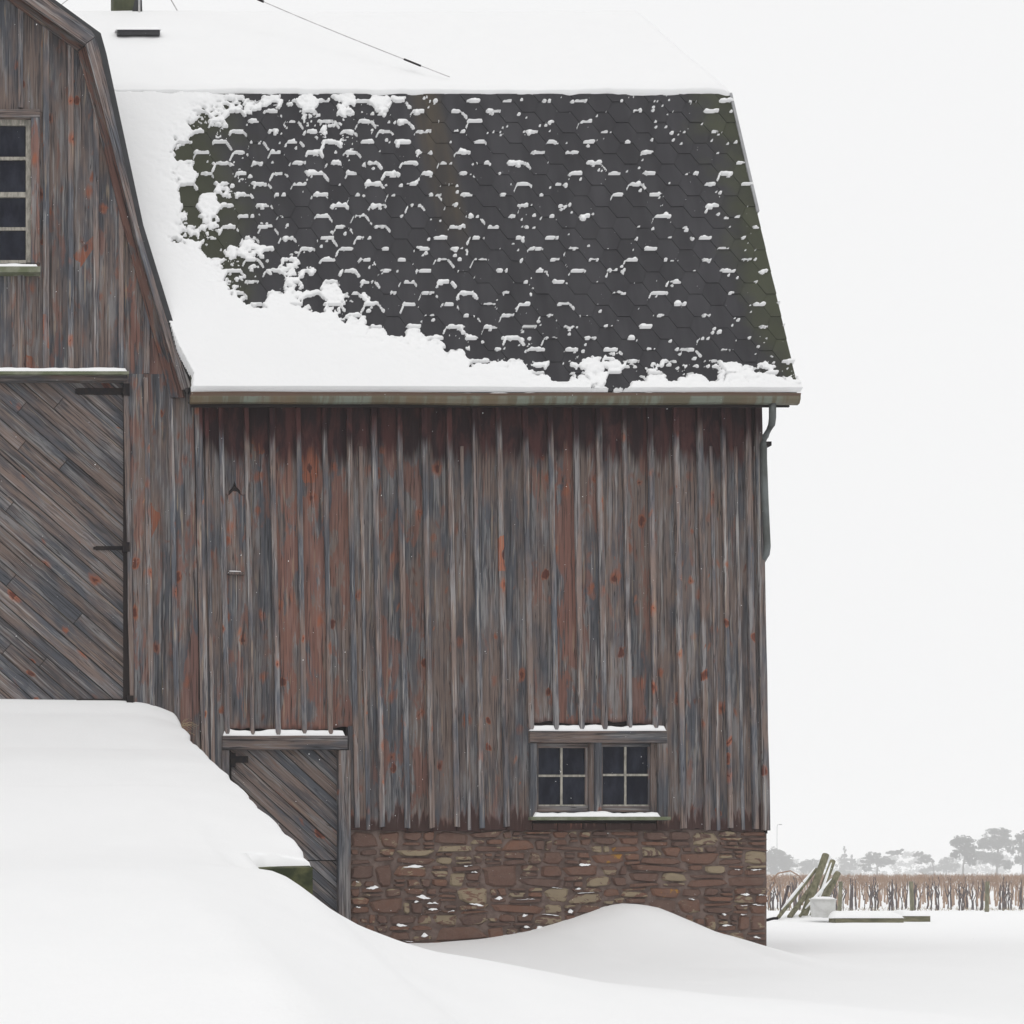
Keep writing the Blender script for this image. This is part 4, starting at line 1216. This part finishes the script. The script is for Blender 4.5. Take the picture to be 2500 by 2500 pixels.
child(MB().tube([A, (X(20, 3.9), 3.9, 12.1)], .008, 6).build('guy_wire', M['wire'], mast))
child(MB().box(x1 - .02, mx_ + .03, my_ - .01, cy - .1, 12.75, 12.80).build('strap', M['iron'], mast))

p0 = on_upper(284, 86); p1 = on_upper(387, 86)
mb = MB()
hz0 = p0.z - .02; hy = p0.y - .16
mb.box(p0.x, p1.x, hy, hy + .55, hz0 - .05, Z(73, hy))
hatch = mb.build('roof_hatch', M['flashing'], barn)

def snow_pad(name, x0, x1, y0, y1, z, h, label, seed=1, slope=0.0, round_=.03, res=.03):
    nx_ = max(4, int((x1 - x0) / res)); ny_ = 7
    V = []; 
    for j in range(ny_ + 1):
        for i in range(nx_ + 1):
            s, t = i / nx_, j / ny_
            x = x0 + (x1 - x0) * s; y = y0 + (y1 - y0) * t
            e = min(1, min(x - x0, x1 - x) / round_) if round_ else 1
            e2 = min(1, t / .35)
            hh = h * math.sqrt(max(0, e)) * math.sqrt(e2) * (1 + .28 * float(vnoise(x * 5, seed * 3.7, seed)) + .12 * float(vnoise(x * 15, seed * 3.7, seed)))
            V.append((x, y - (.012 * math.sin(t * 3.1) if t < .4 else 0), z - .003 + hh + slope * (y - y0)))
    I = (np.arange(ny_)[:, None] * (nx_ + 1) + np.arange(nx_)[None, :]).ravel()
    F = np.stack([I, I + 1, I + nx_ + 2, I + nx_ + 1], 1)
    # closed underside
    nb = len(V); V += [(p[0], p[1], z - .004 + slope * (p[1] - y0)) for p in V]
    F = np.concatenate([F, F[:, ::-1] + nb])
    bd_ = [(i, i + 1) for i in range(nx_)]
    F = np.concatenate([F, np.array([(b, a, a + nb, b + nb) for a, b in bd_])])
    o = np_mesh(name, np.array(V), F, M['snow'])
    return tag(o, label, 'snow', kind='stuff')
snow_pad('hatch_snow', p0.x - .02, p1.x + .02, hy - .02, hy + .62, Z(73, hy), .07, 'snow slab lying on the small roof hatch', 3, slope=.35)
snow_pad('ledge_snow', X(-480, -.1), X(311, -.1), GY - .12, GY + .0, Z(908, -.12), .052, 'strip of snow on the beam over the big door', 4)
snow_pad('ledge_snow', X(545, -.06), X(844, -.06), -.048, .02, Z(1796, -.064), .075, 'strip of snow on the stable door header', 5)
snow_pad('ledge_snow', X(1294, -.06), X(1629, -.06), -.048, .02, Z(1784, -.066), .066, 'strip of snow on the header above the stable window', 6)
snow_pad('ledge_snow', X(1304, -.1), X(1613, -.1), -.115, .015, Z(1994, -.1), .065, 'strip of snow on the sill below the stable window', 7)
snow_pad('ledge_snow', X(-205, -.1), X(94, -.1), GY - .13, GY + .01, Z(654, -.12), .055, 'strip of snow on the gable window sill', 8)
snow_pad('ledge_snow', X(557, -.06), X(592, -.06), -.06, -.005, Z(1397.5, -.06), .030, 'small bar of snow on a cleat nailed to the wall', 9, round_=.01, res=.02)
snow_pad('ledge_snow', gx0 + .01, gx1 - .01, -.545, -.37, gzt - .016, .028, 'snow filling the gutter along the eave', 10)

# little snow caps on the rough stone face
VS, FS = [], []
random.seed(31)
for (o_, sx, sz, hw, hh, pr) in stones:
    if sz > 0.13 or hw < .045: continue
    if random.random() > (.16 if sz > -.25 else .36): continue
    ww = hw * random.uniform(.25, .7); hgt = random.uniform(.010, .026); xo = sx + random.uniform(-.4, .4) * (hw - ww)
    zt = sz + hh + random.uniform(-.018, .004); b = len(VS); n_ = 9
    bow = random.uniform(-.008, .006); tl = random.uniform(-.025, .025); walk = 1.0; pk = random.uniform(.15, .85)
    for i in range(n_):
        s = i / (n_ - 1); x = xo - ww + 2 * ww * s; walk = max(.25, min(1.9, walk + random.uniform(-.55, .55))); e = max(0, 1 - abs(s - pk) / (pk if s < pk else 1 - pk)) ** .6 * walk
        zz_ = zt + bow * (2 * s - 1) ** 2 + tl * (s - .5) + random.uniform(-.004, .004)
        VS += [(x, .035 - pr - .012, zz_ - hgt * .55 * e), (x, .035 - pr - .016, zz_ + hgt * .35 * e), (x, .03, zz_ + hgt * e)]
    for i in range(n_ - 1):
        for k in range(2): FS.append((b + 3 * i + k, b + 3 * i + 3 + k, b + 3 * i + 4 + k, b + 3 * i + 1 + k))
o = np_mesh('stone_snow', np.array(VS), np.array(FS), M['snow'])
tag(o, 'small snow patches caught on the rough foundation stones', 'snow', kind='stuff')

# dry grass at the shoulder of the ramp
mb = MB()
random.seed(5)
for k in range(14):
    a = R(random.uniform(-25, 60)); l = random.uniform(.08, .19)
    b0 = Vector((X(441, -.3) + random.uniform(-.04, .03), -.35 + random.uniform(-.08, .05), Z(1778, -.3) + random.uniform(-.05, .04)))
    tip = b0 + Vector((math.cos(a) * l, random.uniform(-.06, .03), math.sin(a) * l * .8))
    mb.tube([b0, b0.lerp(tip, .6) + Vector((0, 0, .02)), tip], [.003, .0022, .0008], 4)
tag(mb.build('grass_tuft', M['grass']), 'dry straw coloured grass tuft at the ramp shoulder', 'grass')

# ================================================================== yard behind the barn
def post(name, pa, pb, Y0, Y1, wpx, label, group=None, taper=.95):
    a = Vector((X(pa[0], Y0), Y0, Z(pa[1], Y0))); b = Vector((X(pb[0], Y1), Y1, Z(pb[1], Y1)))
    r = wpx * (EYE_D + Y0) / 4000 / 2
    a2 = a + (a - b).normalized() * .25
    o = MB().tube([tuple(a2 - a), (0, 0, 0), tuple((b - a) * .5 + Vector((.01, 0, .01))), tuple(b - a)], [r, r, r * .97, r * taper], 12).build(name, M['post'])
    o.location = a
    return tag(o, label, 'fence post', group)
post('fence_post', (1966, 2225), (2016, 2087), 20, 20.6, 17, 'tallest thick fence post leaning in the pile by the tub')
post('fence_post', (1990, 2218), (2033, 2102), 20.4, 21, 14, 'second tallest fence post leaning to the right in the pile')
post('fence_post', (2000, 2220), (2045, 2132), 20.6, 21.3, 15, 'short thick fence post at the right of the leaning pile')
post('fence_post', (1911, 2226), (1992, 2122), 19.6, 20.6, 9, 'thin rail leaning lowest at the left with snow on it')
post('fence_post', (1937, 2226), (2000, 2140), 19.8, 20.8, 12, 'greenish fence post in the middle of the leaning pile')
post('fence_post', (1962, 2226), (2036, 2143), 19.7, 21.0, 7, 'thin snowy rail crossing in front of the pile')
mb = MB()
for (pa, pb, y) in (((1908, 2222), (1990, 2120), 19.5), ((1995, 2208), (2030, 2108), 20.2), ((1966, 2220), (2030, 2147), 19.6)):
    a = Vector((X(pa[0], y), y, Z(pa[1], y) + .02)); b = Vector((X(pb[0], y), y, Z(pb[1], y) + .02))
    mb.tube([a, a.lerp(b, .3), a.lerp(b, .7), b], [.015, .035, .03, .01], 7)
tag(mb.build('post_snow', M['snow'], smooth=True), 'thin snow lying along the leaning fence posts', 'snow', kind='stuff')
post('stake', (1907, 2226), (1925, 2162), 24, 24, 7, 'short dark stake standing left of the leaning posts')['category'] = 'stake'
bpy.data.objects['stake'].data.materials[0] = M['vine']
# bent canes by the wall corner
for (pp, lab) in ((((1882, 2150), (1900, 2132), (1930, 2126), (1950, 2138), (1962, 2156)), 'long bent brown cane arching beside the barn corner'),
                  (((1876, 2185), (1886, 2165), (1893, 2155), (1890, 2142)), 'short crooked twig close to the barn corner')):
    mb = MB(); mb.tube([(X(p[0], 14), 14, Z(p[1], 14)) for p in pp], [.018, .015, .013, .012, .008][:len(pp)], 6)
    tag(mb.build('bent_cane', M['cane']), lab, 'cane')
# white tub
tb = empty('tub', (X(2009, 18.5), 18.5, Z(2236, 18.5)))
tag(tb, 'white plastic tub filled with snow beside the leaning posts', 'tub')
bpy.context.view_layer.update()
s_ = (EYE_D + 18.5) / 4000
mb = MB(); r0, r1, h = 26 * s_, 29.5 * s_, 42 * s_
rings = [(r0, -.03), (r0 + .004, .02), (r1 - .012, h - .03), (r1 + .008, h - .03), (r1 + .008, h), (r1 - .015, h), (r1 - .03, h - .07)]
n_ = 28
for (r_, z_) in rings:
    for k in range(n_):
        t = 2 * math.pi * k / n_; mb.v.append((r_ * math.cos(t), r_ * math.sin(t), z_))
for q in range(len(rings) - 1):
    for k in range(n_): mb.f.append((q * n_ + k, q * n_ + (k + 1) % n_, (q + 1) * n_ + (k + 1) % n_, (q + 1) * n_ + k))
mb.f.append(tuple(range(n_))[::-1]); mb.f.append(tuple((len(rings) - 1) * n_ + k for k in range(n_)))
mb.build('shell', M['tub'], tb, smooth=False)
mb = MB(); mb.tube([(-.28, -.06, h - .06), (-.27, -.16, h - .16), (-.12, -.27, .12), (-.03, -.285, .06)], .006, 6); mb.build('handle', M['wire'], tb)
mb = MB()
for (r_, z_) in ((r1 - .02, h - .03), (r1 - .05, h + .02), (r1 * .5, h + .045), (.01, h + .05)):
    for k in range(n_):
        t = 2 * math.pi * k / n_; mb.v.append((tb.location.x + r_ * math.cos(t), tb.location.y + r_ * math.sin(t), tb.location.z + z_))
for q in range(3):
    for k in range(n_): mb.f.append((q * n_ + k, q * n_ + (k + 1) % n_, (q + 1) * n_ + (k + 1) % n_, (q + 1) * n_ + k))
tag(mb.build('tub_snow', M['snow'], smooth=True), 'round cap of snow inside the white tub', 'snow', kind='stuff')
# snow-covered timbers lying on the ground
for (a, b, t_, b_, y, lab) in ((2040, 2207, 2240, 2252, 18.0, 'long low timber lying under a thick snow cap'), (2209, 2272, 2235, 2252, 18.6, 'short dark timber at the end of the long one')):
    x0, x1 = X(a, y), X(b, y)
    poly_board('timber', [(x0, Z(b_, y) - .1), (x1, Z(b_, y) - .1), (x1, Z(t_, y)), (x0, Z(t_ + 3, y))], y, .3, M['post'], None, angle=math.pi / 2, color=(.2, .5, 0), bev=.01)
    o = bpy.data.objects['timber' if a == 2040 else 'timber.001']; tag(o, lab, 'timber')
    snow_pad('timber_snow', x0 - .05, x1 + .02, y - .04, y + .5, Z(t_, y) - .01, .14 if a == 2040 else .11, 'snow cap on the ' + ('long low' if a == 2040 else 'short dark') + ' timber', 12 + a % 7, round_=.12, res=.05)
post('plank_end', (1874, 2246), (1899, 2242), 2.2, 2.2, 7, 'dark plank end sticking out of the snow behind the barn corner')['category'] = 'plank'
bpy.data.objects['plank_end'].data.materials[0] = M['iron']

# ================================================================== vineyard
random.seed(77)
def vine_trunk(seed):
    rd = random.Random(seed); mb = MB()
    x = y = 0.0; pts = []; H = rd.uniform(1.25, 1.75)
    ln = rd.uniform(-.14, .14)
    for k in range(8):
        s = k / 7
        pts.append((ln * s + rd.uniform(-.06, .06) * s ** .5, rd.uniform(-.05, .05) * s, -.25 + (H + .25) * s))
    mb.tube(pts, [rd.uniform(.030, .050) * (1.15 - .55 * k / 7) for k in range(8)], 7)
    for _ in range(rd.choice((0, 0, 1, 2))):
        xx = rd.uniform(-.45, .45); mb.tube([(xx, 0, -.2), (xx + rd.uniform(-.12, .12), 0, .5), (xx + rd.uniform(-.22, .22), 0, 1.0), (xx + rd.uniform(-.25, .25), 0, 1.5)], [.026, .024, .02, .014], 5)
    if rd.random() < .6:
        q = pts[3]; mb.tube([q, (q[0] + rd.uniform(-.25, .25), q[1], q[2] + .4), (q[0] + rd.uniform(-.35, .35), q[1], q[2] + rd.uniform(.7, 1.0))], [.035, .028, .018], 6)
    return mb
def cane_geo(mb, rd, n, x0, x1, y0, dy, zb, zt):
    for _ in range(n):
        x = rd.uniform(x0, x1); y = y0 + rd.uniform(-dy, dy)
        up = rd.random() < .55
        z = rd.uniform(zb + .35, zt - .25) if up else rd.uniform(zt - .5, zt)
        l = rd.uniform(.3, .8); dx = rd.uniform(-.25, .25); zt_ = zt; zt = zt + rd.gauss(-.03, .07)
        e = Vector((x + dx, y + rd.uniform(-.1, .1), min(zt, z + l) if up else max(zb, z - l)))
        zt = zt_
        a = Vector((x, y, z)); w_ = rd.uniform(.006, .012)
        b = len(mb.v)
        for p, ww in ((a, w_), (a.lerp(e, .5) + Vector((rd.uniform(-.05, .05), 0, 0)), w_ * .8), (e, w_ * .4)):
            mb.v += [tuple(p + Vector((-ww, 0, 0))), tuple(p + Vector((ww * .5, ww * .8, 0))), tuple(p + Vector((ww * .5, -ww * .8, 0)))]
        for k in range(2):
            for i in range(3): mb.f.append((b + 3 * k + i, b + 3 * k + (i + 1) % 3, b + 3 * k + 3 + (i + 1) % 3, b + 3 * k + 3 + i))
trunks = []; canes = []
for k in range(6):
    mb = vine_trunk(100 + k); me = bpy.data.meshes.new('trunk'); me.from_pydata(mb.v, [], mb.f); me.materials.append(M['vine']); trunks.append(me)
    mb = MB(); cane_geo(mb, random.Random(200 + k), 38, -.72, .72, 0, .16, 1.0, 1.92); me = bpy.data.meshes.new('canes'); me.from_pydata(mb.v, [], mb.f); me.materials.append(M['cane']); canes.append(me)
for r_, y in enumerate((66, 68.6, 71.2, 73.8)):
    x = X(1800, y) + random.uniform(0, 1)
    while x < X(2545, y):
        yy_ = y + random.uniform(-.15, .15)
        g0 = float(ground_z(x, yy_))
        e = empty('grapevine', (x, yy_, g0))
        tag(e, 'dark leafless grapevine trunk with brown canes in the vineyard', 'grapevine', 'grapevines in the vineyard rows')
        sc_ = (-g0 + .02 + random.uniform(-.06, .05)) / 1.92
        for me, nm in ((random.choice(trunks), 'trunk'), (random.choice(canes), 'canes')):
            c_ = bpy.data.objects.new(nm, me); link(c_, e); c_.scale = (random.choice((-1, 1)), 1, sc_)
        x += random.uniform(.9, 1.25)
for i, px in enumerate((2049, 2227, 2409)):
    y = 57
    lab = ('vineyard post directly right of the leaning pile', 'weathered vineyard post in the middle of the row', 'rightmost olive coloured post of the vineyard')[i]
    o = post('vineyard_post', (px, 2229), (px + random.uniform(-4, 4), 2152), y, y, 9.5, lab); o['group'] = 'wooden posts along the vineyard'
mb = MB(); rd = random.Random(9)
for y in np.arange(77, 150, 5.0):
    xa, xb = X(1500, y), X(2700, y); g0 = float(np.interp(y, fx, fz))
    cane_geo(mb, rd, int((xb - xa) * 15), xa, xb, y, .2, g0 + .95, 0.02)
    x = xa
    while x < xb:
        mb.tube([(x, y, g0 - .1), (x + rd.uniform(-.1, .1), y, g0 + .7), (x + rd.uniform(-.15, .15), y, g0 + 1.4)], [.06, .05, .035], 5, caps=False); x += rd.uniform(1.1, 1.6)
tag(mb.build('far_vine_rows', M['cane']), 'farther brown vineyard rows merging into one band', 'vineyard', kind='stuff')
# thin straw showing through the snow at the foot of the vines
mb = MB(); rd = random.Random(3)
for _ in range(500):
    y = rd.uniform(64, 75); x = rd.uniform(X(1870, y), X(2540, y)); z = float(ground_z(x, y))
    mb.tube([(x, y, z - .02), (x + rd.uniform(-.12, .12), y, z + rd.uniform(.05, .2))], [.012, .004], 4, caps=False)
tag(mb.build('straw', M['grass']), 'pale straw sticking out of the snow below the vines', 'straw', kind='stuff')

# ================================================================== trees in the haze
def leaf_clump(rd, V, F, c, rx_, ry_, rz_, n, s):
    for _ in range(n):
        while True:
            p = (rd.uniform(-1, 1), rd.uniform(-1, 1), rd.uniform(-1, 1))
            if p[0] ** 2 + p[1] ** 2 + p[2] ** 2 < 1: break
        q = Vector((c[0] + p[0] * rx_, c[1] + p[1] * ry_, c[2] + p[2] * rz_))
        a = Vector((rd.gauss(0, 1), rd.gauss(0, 1), rd.gauss(0, 1))).normalized(); b = a.orthogonal().normalized()
        k = s * rd.uniform(.6, 1.4); i = len(V)
        V += [tuple(q - a * k), tuple(q + b * k * .7), tuple(q + a * k), tuple(q - b * k * .7)]; F.append((i, i + 1, i + 2, i + 3))
def tree(name, Y, base_px, clumps, trunk, label, seed, dens=1.0, group='trees in the haze'):
    """clumps: (px, py, rx px, rz px); trunk: list of (px, py, width px)"""
    rd = random.Random(seed); s = (EYE_D + Y) / 4000
    ox, oz = X(base_px, Y), -2.2
    root = empty(name, (ox, Y, oz)); tag(root, label, 'tree', group)
    mb = MB()
    pts = [(X(p[0], Y) - ox, 0, Z(p[1], Y) - oz) for p in trunk]; pts[0] = (pts[0][0], 0, -.3)
    mb.tube(pts, [p[2] * s / 2 for p in trunk], 7)
    for c in clumps[:7]:
        t0 = rd.choice(pts[1:]); c0 = (X(c[0], Y) - ox, rd.uniform(-1, 1) * c[2] * s * .6, Z(c[1], Y) - oz - c[3] * s * .3)
        mb.tube([t0, ((t0[0] + c0[0]) / 2, c0[1] / 2, (t0[2] + c0[2]) / 2 - .2), c0], [.16, .11, .05], 5)
    mb.build('trunk', M['bark'], root)
    V, F = [], []
    for (px, py, rx_, rz_) in clumps:
        rz_ *= 1.2
        for k in range(max(4, int(rx_ * rz_ / 9))):
            a = rd.uniform(0, 6.28); q = rd.random() ** .5 * 1.12
            cc = (X(px + math.cos(a) * q * rx_ * .8, Y) - ox, rd.uniform(-1, 1) * rx_ * s * .8, Z(py + math.sin(a) * q * rz_ * .75, Y) - oz)
            leaf_clump(rd, V, F, cc, rx_ * s * rd.uniform(.16, .42), rx_ * s * .30, rz_ * s * rd.uniform(.2, .5), int(rd.uniform(26, 66) * dens), .30 * s / .15)
    mesh_obj('crown', V, F, M['needle'], root)
tree('pine_tree', 560, 2437, [(2437, 2036, 26, 13), (2412, 2060, 26, 13), (2450, 2062, 24, 14), (2395, 2090, 16, 10), (2425, 2095, 28, 14), (2455, 2110, 18, 10), (2470, 2078, 12, 10)], [(2434, 2150, 5), (2434, 2110, 4.5), (2438, 2070, 3), (2438, 2036, 1.5)], 'tallest spreading pine in the haze above the vineyard', 1)
tree('pine_tree', 520, 2352, [(2350, 2056, 24, 13), (2365, 2075, 22, 12), (2340, 2086, 18, 11), (2335, 2052, 12, 8), (2372, 2098, 14, 12)], [(2350, 2150, 5), (2352, 2110, 4), (2360, 2080, 3), (2350, 2056, 1.5)], 'second tall pine just left of the tallest one', 2)
tree('pine_tree', 540, 2497, [(2492, 2050, 18, 12), (2510, 2042, 18, 12), (2500, 2075, 16, 12), (2492, 2100, 14, 10), (2520, 2085, 20, 16)], [(2497, 2150, 5), (2497, 2100, 4), (2500, 2050, 2)], 'hazy pine cut by the right edge of the picture', 3)
tree('pine_tree', 600, 2140, [(2130, 2088, 16, 8), (2120, 2102, 18, 8), (2150, 2100, 22, 9), (2185, 2082, 16, 6), (2165, 2108, 20, 7), (2112, 2118, 14, 8), (2200, 2078, 10, 4)], [(2140, 2150, 5), (2142, 2118, 4), (2150, 2098, 2.5)], 'low wind swept pine spreading to the right', 4)
tree('pine_tree', 600, 2278, [(2245, 2088, 12, 7), (2258, 2096, 14, 8), (2250, 2104, 12, 5), (2268, 2100, 8, 6)], [(2279, 2150, 3), (2279, 2120, 2.6), (2275, 2104, 2), (2256, 2090, 1)], 'small pine with a bare trunk leaning left', 5)
tree('broad_tree', 620, 1895, [(1893, 2084, 20, 12), (1880, 2098, 14, 14), (1908, 2100, 22, 14), (1925, 2116, 16, 12), (1890, 2118, 20, 14)], [(1894, 2150, 4), (1894, 2110, 3.5), (1893, 2084, 1.5)], 'rounded tree beside the barn corner', 6)
tree('broad_tree', 680, 1975, [(1970, 2112, 16, 10), (1985, 2108, 14, 10), (1978, 2124, 20, 10)], [(1976, 2150, 4), (1976, 2120, 3)], 'low rounded tree behind the leaning posts', 7, .8)
tree('spruce_tree', 740, 2062, [(2062, 2075, 3, 7), (2062, 2088, 8, 7), (2062, 2102, 14, 7), (2063, 2116, 18, 7), (2082, 2096, 6, 8), (2082, 2112, 12, 9), (2062, 2128, 22, 7)], [(2062, 2150, 3), (2062, 2100, 2), (2062, 2066, .6)], 'faint pointed spruce in the haze', 8, .8)
tree('broad_tree', 700, 2310, [(2312, 2104, 14, 9), (2300, 2118, 20, 9), (2325, 2116, 18, 11)], [(2310, 2150, 4), (2311, 2112, 2)], 'faint low tree left of the tall pines', 9, .8)
tree('broad_tree', 700, 2255, [(2270, 2122, 12, 7), (2258, 2130, 16, 7)], [(2262, 2150, 3), (2264, 2126, 2)], 'low faint bush below the leaning pine', 10, .8)
# far wood closing the view
rd = random.Random(12); V, F = [], []
Yw = 1000; s = (EYE_D + Yw) / 4000
for k in range(360):
    px = rd.uniform(1450, 2700); Y = Yw + rd.uniform(0, 150)
    hgt = 40 + 22 * float(vnoise(px / 70., 0.5, 61)) + 10 * float(vnoise(px / 20., 1.5, 62)) + (26 if 2205 < px < 2268 else 0)
    py = rd.uniform(2135 - hgt, 2138)
    leaf_clump(rd, V, F, (X(px, Y), Y, Z(py, Y)), 11 * s, 11 * s, 7 * s, 44, .8)
o = mesh_obj('far_wood', V, F, M['needle']); tag(o, 'far off wood fading into the falling snow', 'wood', kind='stuff')
# street lamp far off
Yl = 330; lp = empty('street_lamp', (X(1897, Yl), Yl, -2.2)); tag(lp, 'thin faint lamp pole beyond the barn corner', 'street lamp')
bpy.context.view_layer.update()
zt = Z(2013, Yl) + 2.2
MB().tube([(0, 0, -.3), (0, 0, zt - .4)], [.07, .05], 8).build('pole', M['verge'], lp)
MB().tube([(0, 0, zt - .42), (.15, 0, zt - .05), (.7, 0, zt)], [.05, .045, .04], 8).build('arm', M['verge'], lp)
MB().box(.5, 1.0, -.12, .12, zt - .08, zt + .06).build('lamp_head', M['metal'], lp)

# ================================================================== air full of snow
m = bpy.data.materials.new('snowy_air'); m.use_nodes = True
t = m.node_tree; t.nodes.clear()
ou = t.nodes.new('ShaderNodeOutputMaterial'); pv = t.nodes.new('ShaderNodeVolumePrincipled')
pv.inputs['Color'].default_value = (0.985, 0.985, 0.985, 1); pv.inputs['Density'].default_value = 0.0010
t.links.new(pv.outputs[0], ou.inputs['Volume'])
hz_ = MB().box(-245, 895, -36, 1245, -5.0, 34).build('haze', m)
tag(hz_, 'pale snowy air between the barn and the far trees', 'haze', kind='stuff')

# loose flakes in the air in front of the barn
random.seed(404)
vv, ff = [], []
for k in range(1300):
    d = random.uniform(3.5, 19.2); y = d - EYE_D
    px = random.uniform(-60, 2560); py = random.uniform(-60, 2300)
    c = (X(px, y), y, Z(py, y))
    if c[2] < float(ground_z(c[0], c[1])) + .3: continue
    r = random.uniform(.0009, .0018) * (1 if d > 8 else .7)
    b = len(vv)
    ax = [random.uniform(.6, 1.3) for _ in range(3)]
    for (dx, dy, dz) in ((1, 0, 0), (-1, 0, 0), (0, 1, 0), (0, -1, 0), (.25, 0, 1), (-.25, 0, -1)):
        vv.append((c[0] + dx * r * ax[0], c[1] + dy * r * ax[1], c[2] + dz * r * 1.4 * ax[2]))
    for t_ in ((0, 2, 4), (2, 1, 4), (1, 3, 4), (3, 0, 4), (2, 0, 5), (1, 2, 5), (3, 1, 5), (0, 3, 5)): ff.append(tuple(b + i for i in t_))
tag(mesh_obj('falling_snow', vv, ff, M['snow']), 'fine snowflakes falling in front of the barn', 'snow', kind='stuff')
